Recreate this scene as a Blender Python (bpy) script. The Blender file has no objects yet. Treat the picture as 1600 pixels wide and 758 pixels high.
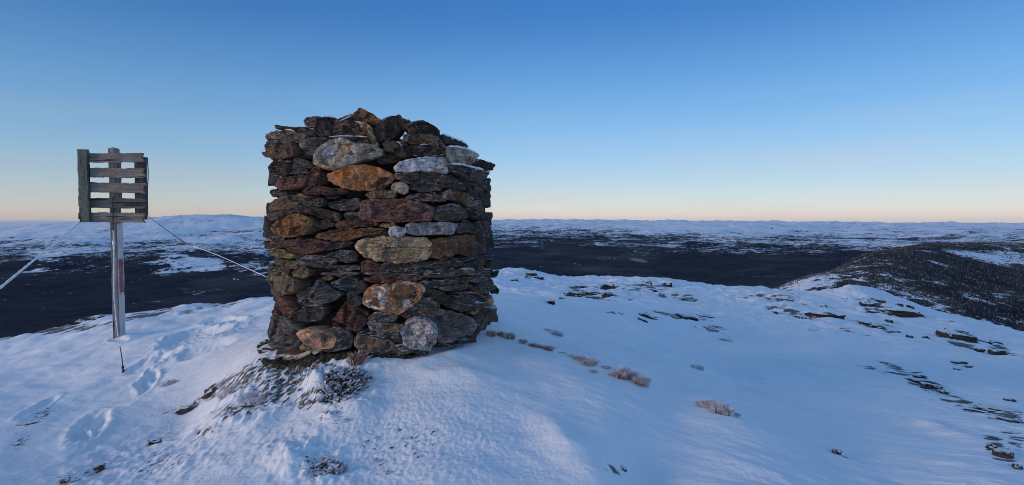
import bpy, bmesh, math, random
import numpy as np
from mathutils import Vector, noise as mnoise
sc = bpy.context.scene
COL = sc.collection
random.seed(7); RNG = np.random.default_rng(7)

# ------------------------------------------------------------------ camera, sky, sun, exposure
HAZE = 1.5e-6
EYE = 1.6; F = 850.0; HX = 800.0; HY = 346.0          # photo pixels: focal length, vanishing point
cd = bpy.data.cameras.new('camera'); cam = bpy.data.objects.new('camera', cd); COL.objects.link(cam)
cam.location = (0, 0, EYE); cam.rotation_euler = (math.pi/2, 0, 0)
cd.lens = 36*F/1600; cd.sensor_width = 36; cd.shift_y = (HY-379)/1600
cd.clip_start = .1; cd.clip_end = 250000
sc.camera = cam
SUN_EL, SUN_AZ = 8.0, -109.0                          # azimuth clockwise from +Y (view direction)
world = bpy.data.worlds.new('World'); sc.world = world; world.use_nodes = True
nt = world.node_tree; N = nt.nodes; L = nt.links
sky = N.new('ShaderNodeTexSky'); sky.sky_type = 'NISHITA'; sky.sun_disc = False
sky.sun_elevation = math.radians(SUN_EL); sky.sun_rotation = math.radians(SUN_AZ)
sky.altitude = 700; sky.ozone_density = 4; sky.dust_density = .3
bgn = N['Background']; bgn.inputs[1].default_value = .1
def s2l(c): return tuple(((v/255)/12.92 if v/255 <= .04045 else ((v/255+.055)/1.055)**2.4) for v in c)
tc = N.new('ShaderNodeTexCoord'); nrm = N.new('ShaderNodeVectorMath'); nrm.operation = 'NORMALIZE'
L.new(tc.outputs['Generated'], nrm.inputs[0])
sep = N.new('ShaderNodeSeparateXYZ'); L.new(nrm.outputs[0], sep.inputs[0])
ramp = N.new('ShaderNodeValToRGB'); ramp.color_ramp.interpolation = 'B_SPLINE'
# twilight gradient of the clear air by elevation (sine of elevation / 0.6)
SKY = [(0, (206, 190, 190)), (.015, (224, 208, 200)), (.03, (224, 216, 208)), (.06, (212, 222, 222)), (.12, (184, 212, 230)),
       (.20, (156, 200, 236)), (.30, (128, 182, 232)), (.42, (104, 162, 222)), (.60, (46, 112, 190)), (.80, (74, 128, 194)), (1, (112, 150, 196))]
while len(ramp.color_ramp.elements) < len(SKY): ramp.color_ramp.elements.new(.5)
for e, (p, c) in zip(ramp.color_ramp.elements, SKY): e.position = p; e.color = s2l(c)+(1,)
dv = N.new('ShaderNodeMath'); dv.operation = 'DIVIDE'; dv.inputs[1].default_value = .6; L.new(sep.outputs[2], dv.inputs[0]); L.new(dv.outputs[0], ramp.inputs[0])
# faint high haze streaks low in the sky
mp = N.new('ShaderNodeMapping'); mp.inputs['Scale'].default_value = (2.2, 2.2, 22); L.new(nrm.outputs[0], mp.inputs[0])
cn = N.new('ShaderNodeTexNoise'); cn.inputs['Scale'].default_value = 1.3; cn.inputs['Detail'].default_value = 6; L.new(mp.outputs[0], cn.inputs[0])
cr = N.new('ShaderNodeMapRange'); cr.inputs[1].default_value = .45; cr.inputs[2].default_value = .8; cr.inputs[4].default_value = .4; L.new(cn.outputs[0], cr.inputs[0])
lo = N.new('ShaderNodeMapRange'); lo.inputs[1].default_value = .22; lo.inputs[2].default_value = .04; L.new(sep.outputs[2], lo.inputs[0])
mm = N.new('ShaderNodeMath'); mm.operation = 'MULTIPLY'; L.new(cr.outputs[0], mm.inputs[0]); L.new(lo.outputs[0], mm.inputs[1])
mc = N.new('ShaderNodeMix'); mc.data_type = 'RGBA'; L.new(mm.outputs[0], mc.inputs[0]); L.new(ramp.outputs[0], mc.inputs[6]); mc.inputs[7].default_value = s2l((214, 196, 196))+(1,)
g10 = N.new('ShaderNodeVectorMath'); g10.operation = 'SCALE'; L.new(mc.outputs[2], g10.inputs[0])
azm = N.new('ShaderNodeMapRange'); azm.interpolation_type = 'SMOOTHSTEP'; azm.inputs[1].default_value = -.75; azm.inputs[2].default_value = .15; azm.inputs[3].default_value = 6.9; azm.inputs[4].default_value = 9.3
L.new(sep.outputs[0], azm.inputs[0]); L.new(azm.outputs[0], g10.inputs[3])     # the sky is a little duller towards the left
nsc = N.new('ShaderNodeVectorMath'); nsc.operation = 'SCALE'; nsc.inputs[3].default_value = .22; L.new(sky.outputs[0], nsc.inputs[0])
ad = N.new('ShaderNodeVectorMath'); ad.operation = 'ADD'; L.new(g10.outputs[0], ad.inputs[0]); L.new(nsc.outputs[0], ad.inputs[1])
L.new(ad.outputs[0], bgn.inputs[0])

sd = bpy.data.lights.new('sun', 'SUN'); sun = bpy.data.objects.new('sun', sd); COL.objects.link(sun)
sd.energy = 1.85; sd.angle = math.radians(20); sd.color = (1, .76, .60)
a, e = math.radians(SUN_AZ), math.radians(SUN_EL)
sun.rotation_euler = Vector((math.sin(a)*math.cos(e), math.cos(a)*math.cos(e), math.sin(e))).to_track_quat('Z', 'Y').to_euler()
sc.view_settings.view_transform = 'Standard'; sc.view_settings.look = 'None'; sc.view_settings.exposure = 0; sc.view_settings.gamma = 1
sc.cycles.use_denoising = True; sc.cycles.filter_width = .95; sc.cycles.volume_bounces = 1; sc.cycles.max_bounces = 6

# ------------------------------------------------------------------ helpers
def tag(o, label=None, cat=None, group=None, kind=None):
    if label: o['label'] = label
    if cat: o['category'] = cat
    if group: o['group'] = group
    if kind: o['kind'] = kind
    return o
def link(name, me, mat=None, parent=None, loc=(0, 0, 0)):
    o = bpy.data.objects.new(name, me); COL.objects.link(o); o.location = loc
    if mat:
        for m in (mat if isinstance(mat, (list, tuple)) else [mat]): me.materials.append(m)
    if parent: o.parent = parent
    return o
def mesh(name, v, f, smooth=True):
    me = bpy.data.meshes.new(name)
    v = np.asarray(v, dtype=np.float32); 
    if isinstance(f, np.ndarray):
        n, k = f.shape
        me.vertices.add(len(v)); me.vertices.foreach_set('co', v.ravel())
        me.loops.add(n*k); me.loops.foreach_set('vertex_index', f.astype(np.int32).ravel())
        me.polygons.add(n); me.polygons.foreach_set('loop_start', np.arange(0, n*k, k, dtype=np.int32))
        me.update(calc_edges=True)
    else:
        me.from_pydata(v.tolist(), [], f)
    me.polygons.foreach_set('use_smooth', [smooth]*len(me.polygons)); me.update()
    return me
def at(x, y, Y): return Vector(((x-HX)/F*Y, Y, EYE+(HY-y)/F*Y))
def _h(ix, iy, s):
    h = (ix*374761393 + iy*668265263 + s*2246822519) & 0xffffffff
    h = ((h ^ (h >> 13))*1274126177) & 0xffffffff
    return ((h ^ (h >> 16)) & 0xffffff)/16777215.0
def vn(x, y, s=0):
    ix = np.floor(x).astype(np.int64); iy = np.floor(y).astype(np.int64); fx = x-ix; fy = y-iy
    fx = fx*fx*fx*(fx*(fx*6-15)+10); fy = fy*fy*fy*(fy*(fy*6-15)+10)
    def g(i, j, dx, dy):
        t = _h(i, j, s)*6.2831853
        return np.cos(t)*dx+np.sin(t)*dy
    x0 = x-ix; y0 = y-iy
    a = g(ix, iy, x0, y0); b = g(ix+1, iy, x0-1, y0); c = g(ix, iy+1, x0, y0-1); d = g(ix+1, iy+1, x0-1, y0-1)
    return (a+(b-a)*fx+(c-a)*fy+(a-b-c+d)*fx*fy)*1.5
def fbm(x, y, o=4, s=0, g=.5):
    t = 0; a = 1
    for i in range(o):
        t = t+a*vn(x, y, s+i*17); x = x*2.03+13.1; y = y*2.03+7.7; a *= g
    return t
def sstep(a, b, x):
    t = np.clip((x-a)/(b-a), 0, 1); return t*t*(3-2*t)

# ------------------------------------------------------------------ materials
class NM:
    def __init__(s, name):
        s.m = bpy.data.materials.new(name); s.m.use_nodes = True; s.t = s.m.node_tree; s.N = s.t.nodes; s.L = s.t.links
        s.b = s.N['Principled BSDF']
    def n(s, ty, **k):
        x = s.N.new(ty)
        for a, v in k.items():
            if isinstance(v, tuple) and a == 'op': pass
            setattr(x, a, v)
        return x
    def put(s, sock, v):
        if hasattr(v, 'is_linked') or isinstance(v, bpy.types.NodeSocket): s.L.new(v, sock)
        else: sock.default_value = v
    def math(s, op, a, b=0., clamp=False):
        x = s.n('ShaderNodeMath', operation=op, use_clamp=clamp); s.put(x.inputs[0], a); s.put(x.inputs[1], b); return x.outputs[0]
    def noise(s, vec, scale, detail=4, rough=.55, dist=0):
        x = s.n('ShaderNodeTexNoise'); s.put(x.inputs['Vector'], vec); x.inputs['Scale'].default_value = scale
        x.inputs['Detail'].default_value = detail; x.inputs['Roughness'].default_value = rough; x.inputs['Distortion'].default_value = dist
        return x.outputs[0]
    def mapping(s, vec, scale=(1, 1, 1), rot=(0, 0, 0)):
        x = s.n('ShaderNodeMapping'); s.put(x.inputs[0], vec); x.inputs['Scale'].default_value = scale; x.inputs['Rotation'].default_value = rot; return x.outputs[0]
    def rng(s, v, a, b, c=0., d=1.):
        x = s.n('ShaderNodeMapRange'); s.put(x.inputs[0], v); 
        for i, q in enumerate((a, b, c, d)): x.inputs[i+1].default_value = q
        return x.outputs[0]
    def mix(s, f, a, b):
        x = s.n('ShaderNodeMix', data_type='RGBA'); s.put(x.inputs[0], f)
        for i, q in ((6, a), (7, b)): s.put(x.inputs[i], (tuple(q)+(1,)) if isinstance(q, tuple) and len(q) == 3 else q)
        return x.outputs[2]
    def obj(s): return s.n('ShaderNodeTexCoord').outputs['Object']
    def geo(s): return s.n('ShaderNodeNewGeometry')
    def attr(s, name): return s.n('ShaderNodeAttribute', attribute_name=name).outputs['Fac']
    def bump(s, h, strength=.5, dist=.02):
        x = s.n('ShaderNodeBump'); s.put(x.inputs['Height'], h); x.inputs['Strength'].default_value = strength; x.inputs['Distance'].default_value = dist
        s.L.new(x.outputs[0], s.b.inputs['Normal']); return x
    def out(s, col, rough=.9, spec=.2):
        s.put(s.b.inputs['Base Color'], col if not (isinstance(col, tuple) and len(col) == 3) else col+(1,)); s.put(s.b.inputs['Roughness'], rough)
        s.b.inputs['Specular IOR Level'].default_value = spec; return s.m

SNOWC = (.86, .875, .90)
def snow_material():
    s = NM('snow'); P = s.geo().outputs['Position']
    n1 = s.noise(P, 3.2, 6, .6); n2 = s.noise(P, 38, 4, .6); n3 = s.noise(P, 150, 2)
    st = s.noise(s.mapping(P, (5, 22, 10), (0, 0, .5)), 1, 5, .6)
    bare = s.attr('bare'); f = s.noise(s.mapping(P, (14, 30, 20), (0, 0, .25)), 1, 4, .65)
    fine = s.math('MULTIPLY', s.math('SUBTRACT', f, .5), .35)
    m = s.rng(s.math('ADD', bare, fine), .43, .60)
    rock = s.mix(s.rng(s.noise(P, 11, 5), .35, .65), (.022, .02, .02), (.07, .055, .042))
    rock = s.mix(s.math('MULTIPLY', s.rng(n3, .5, .62), .5), rock, SNOWC)
    col = s.mix(m, SNOWC, rock)
    h = s.math('ADD', s.math('MULTIPLY', n1, .5), s.math('ADD', s.math('MULTIPLY', n2, .26), s.math('ADD', s.math('MULTIPLY', n3, .09), s.math('MULTIPLY', st, .16))))
    h = s.math('SUBTRACT', h, s.math('MULTIPLY', m, .12))
    s.bump(h, .6, .05)
    return s.out(col, s.mix(m, (.7, .7, .7), (.95, .95, .95)), .25)
SNOW = snow_material()

def far_material():
    s = NM('moorland'); P = s.geo().outputs['Position']
    sn = s.attr('snowy')
    n1 = s.noise(P, .0016, 8, .68); n2 = s.noise(P, .012, 6, .7); n3 = s.noise(P, .05, 5, .75)
    t = s.math('ADD', s.math('MULTIPLY', s.math('SUBTRACT', n1, .5), 2.6), s.math('ADD', s.math('MULTIPLY', s.math('SUBTRACT', n2, .5), 2.4), s.math('MULTIPLY', s.math('SUBTRACT', n3, .5), 2.2)))
    m = s.rng(s.math('ADD', sn, t), .42, .62)
    forest = s.mix(s.rng(n2, .35, .65), (.009, .013, .024), (.030, .032, .042))
    forest = s.mix(s.math('MULTIPLY', s.rng(s.noise(P, .0011, 7, .72), .50, .60), .55), forest, (.062, .062, .070))
    field = s.attr('field'); forest = s.mix(s.math('MULTIPLY', field, s.rng(n1, .4, .55)), forest, (.085, .075, .066))
    col = s.mix(m, forest, (.80, .82, .86))
    s.bump(s.math('ADD', n2, s.math('MULTIPLY', n3, .5)), .35, 12)
    return s.out(col, .95, .05)
FAR = far_material()

def stone_material(name, c1, c2, c3=None, streak=1., lichen=0., speck=0., snow=.0, patch=3.5, pw=.06, tilt=0., edge=.5):
    s = NM(name); O = s.obj(); r = s.n('ShaderNodeObjectInfo').outputs['Random']
    off = s.n('ShaderNodeVectorMath', operation='ADD'); s.put(off.inputs[0], O); cmb = s.n('ShaderNodeCombineXYZ')
    s.put(cmb.inputs[0], s.math('MULTIPLY', r, 37.)); s.put(cmb.inputs[2], s.math('MULTIPLY', r, 91.)); s.L.new(cmb.outputs[0], off.inputs[1]); V = off.outputs[0]
    lay = s.noise(s.mapping(V, (7, 7, 70), (0, .12+tilt, 0)), 1, 7, .68, .5)
    big = s.noise(V, patch, 10, .74, .3); med = s.noise(V, 22, 8, .78); fine = s.noise(V, 110, 5, .8); crk = s.n('ShaderNodeTexVoronoi', feature='DISTANCE_TO_EDGE')
    s.put(crk.inputs['Vector'], s.mapping(V, (1, 1, 2.6))); crk.inputs['Scale'].default_value = 13; cr = s.rng(crk.outputs[0], 0, .06)
    col = s.mix(s.rng(big, .5-pw, .5+pw), c1, c2)
    if c3:
        big2 = s.noise(s.mapping(V, (1.3, 1.3, 1.9), (1, 0, 2)), patch*1.7, 10, .76, .5)
        col = s.mix(s.rng(big2, .53, .53+pw*1.5), col, c3)
    dk = s.mix(1., (0, 0, 0), (0, 0, 0))
    var = s.math('ADD', s.math('MULTIPLY', s.rng(lay, .32, .68, .25, 1.7), streak), s.math('MULTIPLY', s.rng(med, .34, .66, .2, 1.8), 1.-streak*.6))
    var = s.math('MULTIPLY', var, s.rng(fine, .34, .66, .52, 1.48))
    hsv = s.n('ShaderNodeVectorMath', operation='SCALE'); s.put(hsv.inputs[0], col); s.put(hsv.inputs[3], s.math('MULTIPLY', var, s.rng(r, 0, 1, .66, 1.40))); col = hsv.outputs[0]
    # paler tone on the raised bands of the layers
    col = s.mix(s.math('MULTIPLY', s.rng(lay, .58, .72), .10*streak+.03), col, (.17, .15, .13))
    if lichen: col = s.mix(s.math('MULTIPLY', s.rng(s.noise(V, 17, 5, .7), .56, .64), lichen), col, (.30, .22, .07))
    vor = s.n('ShaderNodeTexVoronoi'); s.put(vor.inputs['Vector'], V); vor.inputs['Scale'].default_value = 55
    col = s.mix(s.math('MULTIPLY', s.rng(vor.outputs['Distance'], .22, .08), .3), col, (.2, .2, .19))
    if speck: col = s.mix(s.math('MULTIPLY', s.rng(s.noise(V, 60, 4, .8), .52, .6), speck), col, (.035, .035, .05))
    if snow:
        g = s.geo(); sp = s.n('ShaderNodeSeparateXYZ'); s.put(sp.inputs[0], g.outputs['Normal'])
        col = s.mix(s.math('MULTIPLY', s.rng(s.math('ADD', sp.outputs[2], s.math('MULTIPLY', s.math('SUBTRACT', med, .5), .9)), .86-snow*.2, .98-snow*.2), 1.), col, SNOWC)
    hh = s.math('ADD', s.math('MULTIPLY', lay, 1.1*streak), s.math('ADD', s.math('MULTIPLY', med, .8), s.math('ADD', s.math('MULTIPLY', fine, .25), s.math('MULTIPLY', cr, .12*(1-streak*.5)))))
    col = s.mix(s.rng(s.math('ADD', s.math('MULTIPLY', cr, .5), s.math('MULTIPLY', med, .8)), .30, .42), s.mix(.75, col, (.012, .010, .009)), col)  # crevice shade put into the colour along the cracks
    s.bump(hh, 1., .028)
    return s.out(col, .82, .3)
SM = {
 'dk': stone_material('dark_schist', (.062, .043, .032), (.086, .064, .050), (.13, .065, .035), 1., snow=.01),
 'dg': stone_material('grey_schist', (.090, .070, .056), (.135, .112, .095), (.15, .08, .045), 1., snow=.01, tilt=.1),
 'gr': stone_material('grey_stone', (.21, .18, .155), (.12, .10, .085), (.28, .24, .20), .7),
 'br': stone_material('brown_schist', (.145, .105, .075), (.095, .078, .066), (.20, .12, .06), 1., .15),
 'mr': stone_material('maroon_slab', (.20, .088, .060), (.125, .070, .055), (.16, .11, .09), .8, patch=5),
 'rl': stone_material('rust_lichen', (.27, .105, .05), (.18, .105, .06), (.34, .23, .07), .35, .6),
 'ly': stone_material('brown_lichen', (.11, .07, .05), (.13, .08, .06), (.3, .22, .07), .3, .8),
 'yl': stone_material('yellow_schist', (.24, .18, .075), (.15, .12, .075), None, .9, .5),
 'or': stone_material('orange_stone', (.46, .155, .03), (.24, .14, .09), (.50, .23, .07), .35, .3, patch=5, pw=.1),
 'ow': stone_material('pale_rusty', (.33, .20, .09), (.48, .45, .43), (.24, .15, .08), .3, .7, .25, patch=5, pw=.12),
 'wr': stone_material('pale_brown', (.44, .38, .31), (.27, .21, .15), (.52, .48, .42), .35, .2),
 'wh': stone_material('white_granite', (.62, .60, .59), (.42, .41, .44), (.34, .20, .11), .2, .1, .3),
 'qz': stone_material('white_quartz', (.72, .70, .72), (.60, .58, .60), None, .15, 0, .1),
 'ta': stone_material('tan_gneiss', (.64, .47, .30), (.50, .35, .20), (.26, .22, .19), .95, .12, .15),
 'rr': stone_material('rust_rock', (.23, .10, .045), (.14, .08, .05), (.38, .22, .12), .35, .2, patch=5),
 'pk': stone_material('pink_tan', (.48, .27, .165), (.34, .20, .13), None, .25, .2),
 'gw': stone_material('speckled_granite', (.54, .50, .48), (.36, .34, .35), (.44, .28, .13), .1, .2, .75),
 'rw': stone_material('rust_and_grey', (.21, .12, .055), (.27, .26, .27), (.12, .08, .06), .4, .5, patch=6),
 'tn': stone_material('tan_rock', (.31, .21, .13), (.19, .13, .085), (.37, .27, .18), .5, .15),
 'hw': stone_material('rust_white', (.36, .15, .055), (.27, .14, .075), (.64, .60, .58), .35, .08, .1, patch=4, pw=.05),
}
CAP = NM('snow_crust'); CAP.bump(CAP.noise(CAP.obj(), 40, 5), .5, .02); CAP = CAP.out(SNOWC, .7)

# ------------------------------------------------------------------ ground: one height function for the hilltop and the far land
def polar(X, Y): return np.arctan2(X, Y), np.sqrt(X*X+Y*Y)
GC = []   # control points (px, py, Y)
for row in '''0 758 3.3|300 758 3.15|600 758 2.95|800 758 2.95|1000 758 3.15|1300 758 3.25|1600 758 3.3|-250 758 3.3|1850 758 3.3
0 680 4.2|150 660 4.4|300 650 4.4|450 650 3.82|600 650 3.62|800 650 3.6|950 660 3.6|1080 690 3.6|1300 680 4.1|1600 680 4.3|-250 680 4.3
0 600 6|100 590 6|193 578 5.85|300 580 5.2|400 570 4.5|490 562 4.33|425 553 4.66|480 600 4.08|415 547 4.75|560 556 4.33|650 556 4.35|720 540 4.6|760 518 5.2|430 520 5.6|450 492 6.9
184 526 7.3|100 540 7.6|0 560 8|300 522 7.1|350 500 7.6|420 475 7.8|600 470 6.6|600 462 8
-250 600 6.5|-250 545 11|0 530 11|100 513 11|200 493 10.6|300 481 10.2|420 465 9.4|600 458 9|700 460 8.8|783 464 8.7|870 475 9|952 487 9.6|1050 505 11|1150 528 12
800 526 5.2|850 544 4.95|905 563 4.75|1000 592 4.45|1120 634 4.1|1200 662 3.95|870 520 6.4|960 545 6.2|1060 570 6|1150 600 5.6|1200 560 7.4|1300 620 5.4|1400 600 6.2|1600 610 6.3|1850 620 6.3
900 500 8|1000 520 8.6|1100 550 8|780 490 6.8|1300 545 10|1450 560 10.5|1600 570 10.5|1850 580 10
820 458 24|900 462 22|1000 475 19|1100 495 17|1200 505 17|1300 500 19|1400 505 20|1500 535 16|1600 545 17
780 423 44|820 421 46|870 432 44|950 436 42|1050 440 40|1120 447 38|1200 451 37|1280 459 34|1340 453 30|1400 468 29|1470 490 27|1540 508 25|1600 526 23|1850 580 22
900 448 32|1000 453 30|1100 465 27|1200 473 26|1330 478 25|1430 492 23|1530 522 20|700 440 30
1320 456 32'''.replace('\n', '|').split('|'):
    GC.append(tuple(float(v) for v in row.split()))
# hidden drop behind the crests, then the valley and the far uplands: (px, py, metres)
LEFTS = [(-400, 12), (0, 12), (200, 11), (420, 10), (600, 9.6)]
HID = []
for px, y0 in ((-400, 600), (-100, 545), (100, 530), (300, 505), (450, 480), (600, 476)): HID += [(px, y0+35, 18), (px, y0+60, 60), (px, y0+70, 300), (px, y0+45, 1200)]
for px, y0 in ((700, 455), (820, 432), (1000, 455), (1200, 468), (1330, 475), (1450, 505), (1600, 550), (2000, 620)): HID += [(px, y0+12, 60), (px, y0+45, 130), (px, y0+70, 400), (px, y0+50, 900)]
FARC = []
for px, l in ((-500, ((2500, 500), (4200, 440), (6500, 398), (9000, 368), (11500, 350), (14000, 356), (20000, 362), (42000, 350), (52000, 343))),
              (0, ((2500, 505), (4200, 440), (6500, 396), (9000, 374), (11500, 362), (14000, 364), (20000, 362), (42000, 350), (52000, 344))),
              (120, ((2500, 500), (4200, 438), (6500, 392), (9000, 366), (11500, 349), (14000, 358), (20000, 362), (42000, 350), (52000, 344))),
              (220, ((2500, 495), (4200, 436), (6500, 392), (9000, 364), (11500, 339), (14000, 352), (20000, 362), (42000, 352), (52000, 349))),
              (340, ((2500, 485), (4200, 434), (6500, 392), (9000, 364), (11500, 334), (14000, 345), (20000, 360), (42000, 352), (52000, 350))),
              (440, ((2500, 480), (4200, 432), (6500, 394), (9000, 366), (11500, 341), (14000, 350), (20000, 360), (42000, 352), (52000, 350))),
              (600, ((2500, 475), (4200, 432), (6500, 400), (9000, 378), (13000, 364), (20000, 358), (42000, 351), (52000, 348))),
              (800, ((2500, 468), (4200, 434), (6500, 405), (9000, 384), (13000, 367), (20000, 356), (28000, 351), (42000, 349), (52000, 345))),
              (950, ((2500, 470), (4200, 440), (6500, 408), (9000, 385), (13000, 366), (20000, 353), (28000, 353), (42000, 349), (52000, 345))),
              (1100, ((2500, 475), (4200, 442), (6500, 410), (9000, 384), (13000, 364), (20000, 350), (28000, 352), (42000, 349), (52000, 345))),
              (1200, ((1100, 530), (1500, 470), (1850, 456), (2600, 462), (4200, 440), (6500, 408), (9000, 383), (13000, 365), (20000, 351), (28000, 351), (42000, 349), (52000, 346))),
              (1262, ((1050, 530), (1400, 458), (1700, 432), (2100, 447), (2800, 456), (4200, 436), (6500, 406), (9000, 384), (13000, 366), (20000, 354), (28000, 351), (42000, 349), (52000, 346))),
              (1300, ((1000, 530), (1400, 455), (1800, 424), (2200, 436), (2900, 450), (4200, 434), (6500, 405), (9000, 384))),
              (1345, ((1000, 530), (1400, 450), (1900, 401), (2400, 414), (3000, 440), (4200, 430), (6500, 404), (9000, 385), (13000, 367), (20000, 356), (28000, 351), (42000, 349), (52000, 346))),
              (1420, ((1000, 540), (1400, 450), (1900, 397), (2500, 389), (3300, 420), (4200, 420), (6500, 398), (9000, 382), (13000, 367), (20000, 356), (28000, 351), (42000, 350), (52000, 347))),
              (1510, ((1000, 545), (1400, 465), (1900, 412), (2700, 389), (3500, 412), (4200, 416), (6500, 396), (9000, 380), (13000, 366), (20000, 357), (28000, 352), (42000, 350), (52000, 346))),
              (1600, ((1000, 560), (1400, 475), (1900, 425), (2900, 391), (3800, 410), (5000, 404), (6500, 393), (9000, 378), (13000, 366), (20000, 358), (28000, 352), (42000, 351), (52000, 347))),
              (2000, ((1000, 570), (1400, 480), (1900, 430), (2900, 394), (3800, 410), (5000, 404), (9000, 378), (20000, 358), (42000, 351), (52000, 347)))):
    for d, y in l: FARC.append((px, y, d))
pts = []
for px, py, Y in GC+HID+FARC:
    X = (px-HX)/F*Y; r = math.hypot(X, Y); Z = EYE+(HY-py)/F*Y
    pts.append((math.atan2(X, Y), math.log(r), (Z-EYE)/(r+3)))
for az in np.radians([-60, -40, -20, 0, 20, 40, 60]):
    for r in (.3, 1.0, 2.0): pts.append((az, math.log(r), (0.0+.02*r-EYE)/(r+3)))
PT = np.array(pts); KA = 2.4
def kern(d2, c2): return -np.sqrt(d2+c2)
c2 = np.where(PT[:, 1] > math.log(200), .10**2, .07**2)
A = np.array([[p[0]*KA, p[1]] for p in PT])
D2 = ((A[:, None]-A[None])**2).sum(-1)
M = kern(D2, .006)+np.eye(len(A))*.002
nP = len(A); Pm = np.column_stack([np.ones(nP), A]); big = np.zeros((nP+3, nP+3)); big[:nP, :nP] = M; big[:nP, nP:] = Pm; big[nP:, :nP] = Pm.T
W = np.linalg.solve(big, np.concatenate([PT[:, 2], [0, 0, 0]]))
def base_q(az, lr):
    # evaluate the smooth surface on a coarse lattice, then interpolate
    return lat(az, lr)
LA = np.radians(np.linspace(-62, 62, 260)); LR = np.linspace(math.log(.25), math.log(120000), 700)
ga, gr = np.meshgrid(LA, LR, indexing='ij'); LAT = np.empty(ga.size); q = np.column_stack([ga.ravel()*KA, np.minimum(gr.ravel(), math.log(54000))])
for i in range(0, len(q), 20000):
    qq = q[i:i+20000]; d2 = ((qq[:, None]-A[None])**2).sum(-1); LAT[i:i+20000] = kern(d2, .006)@W[:nP]+W[nP]+qq@W[nP+1:]
LAT = LAT.reshape(ga.shape)
def lat(az, lr):
    az = (az+math.pi) % (2*math.pi)-math.pi
    lim = math.radians(60)
    u = np.where(np.abs(az) <= lim, az, np.sign(az)*lim)
    back = np.clip((np.abs(az)-lim)/(math.pi-lim), 0, 1)*.5        # behind the camera both flanks meet
    def ev(uu):
        i = np.clip((uu-LA[0])/(LA[1]-LA[0]), 0, len(LA)-1.001); j = np.clip((lr-LR[0])/(LR[1]-LR[0]), 0, len(LR)-1.001)
        i0 = i.astype(int); j0 = j.astype(int); fi = i-i0; fj = j-j0
        return (LAT[i0, j0]*(1-fi)+LAT[i0+1, j0]*fi)*(1-fj)+(LAT[i0, j0+1]*(1-fi)+LAT[i0+1, j0+1]*fi)*fj
    a = ev(u); b = ev(-u)
    return a*(1-back)+b*back
def base_z(X, Y):
    az, r = polar(X, Y); r = np.maximum(r, .25)
    return EYE+lat(az, np.log(r))*(r+3)
def hit(px, py, near=2.0, far=60.):
    dx, dz = (px-HX)/F, (HY-py)/F
    Y = np.exp(np.linspace(math.log(near), math.log(far), 3000))
    g = base_z(dx*Y, Y); z = EYE+dz*Y
    k = np.argmax(z < g)
    if not (z < g).any(): k = np.argmin(np.abs(z-g)[500:])+500
    return Vector((dx*Y[k], Y[k], g[k]))
def gz(x, y): return float(base_z(np.array([x]), np.array([y]))[0])

# marks in the near snow: wind-scoured bare patches (px, py, rx, ry, angle, strength)
BARE = [(460, 575, 75, 22, -.2, .66), (440, 602, 75, 32, -.5, .63), (480, 625, 50, 16, -.3, .56), (385, 588, 60, 20, -.5, .64), (340, 612, 60, 10, -.45, .50),
        (360, 645, 50, 10, -.45, .5), (395, 640, 22, 7, -.4, .6), (545, 600, 30, 22, 0, .40), (60, 655, 45, 7, -.5, .48), (30, 692, 30, 7, -.5, .45), (150, 728, 40, 10, -.4, .46), (110, 745, 30, 8, 0, .46),
        (250, 725, 60, 20, -.3, .40), (320, 680, 30, 10, -.4, .45), (270, 640, 30, 7, -.3, .42), (520, 650, 26, 8, -.5, .45), (490, 735, 30, 14, 0, .48), (640, 700, 110, 55, 0, .27),
        (60, 522, 90, 7, -.15, .74), (145, 511, 40, 6, -.1, .72), (230, 494, 70, 6, -.2, .72), (330, 481, 60, 5, -.2, .62),
        (925, 462, 48, 9, .1, .55), (905, 450, 20, 5, 0, .5), (830, 432, 22, 5, .15, .5), (1000, 448, 60, 8, .05, .45), (1060, 466, 60, 8, .1, .42), (1060, 495, 62, 5.5, .08, .58), (960, 489, 30, 1.6, .1, .55),
        (1110, 515, 34, 3.5, .1, .5), (1200, 470, 80, 8, .1, .40), (1230, 490, 40, 7, .2, .46), (1370, 480, 36, 10, .3, .52), (1410, 492, 40, 7, .1, .5), (1370, 510, 50, 8, .2, .5), (1500, 530, 48, 10, .3, .58),
        (1570, 548, 40, 8, .4, .50), (1420, 590, 70, 12, .42, .56), (1455, 603, 40, 12, .4, .55), (1530, 640, 90, 13, .33, .58), (1570, 650, 60, 14, .3, .5), (1360, 577, 60, 4, .3, .45), (1560, 705, 40, 16, .75, .55), (1590, 690, 30, 14, .6, .5),
        (1500, 570, 26, 5, .2, .5), (1310, 705, 24, 6, .5, .45), (1300, 515, 70, 5, .1, .38), (960, 738, 26, 14, .5, .42), (870, 522, 18, 7, .5, .40), (1140, 528, 12, 3, .2, .45)]
DENTS = [(184, 529, 14, 3, -.1, .02), (140, 668, 34, 14, -.62, .026), (125, 680, 14, 8, -.4, .035), (152, 660, 18, 7, -.6, .03), (140, 672, 8, 5, .5, -.02), (232, 594, 20, 9, -.9, .03), (238, 583, 10, 7, 0, .02), (222, 600, 12, 7, -.4, .02), (230, 567, 32, 7, -.42, .03), (262, 555, 20, 5, -.35, .02),
         (350, 505, 30, 6, -.12, .04), (300, 530, 50, 9, -.3, .05), (322, 545, 40, 6, -.3, .03), (60, 640, 30, 5, -.5, .02)]
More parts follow.
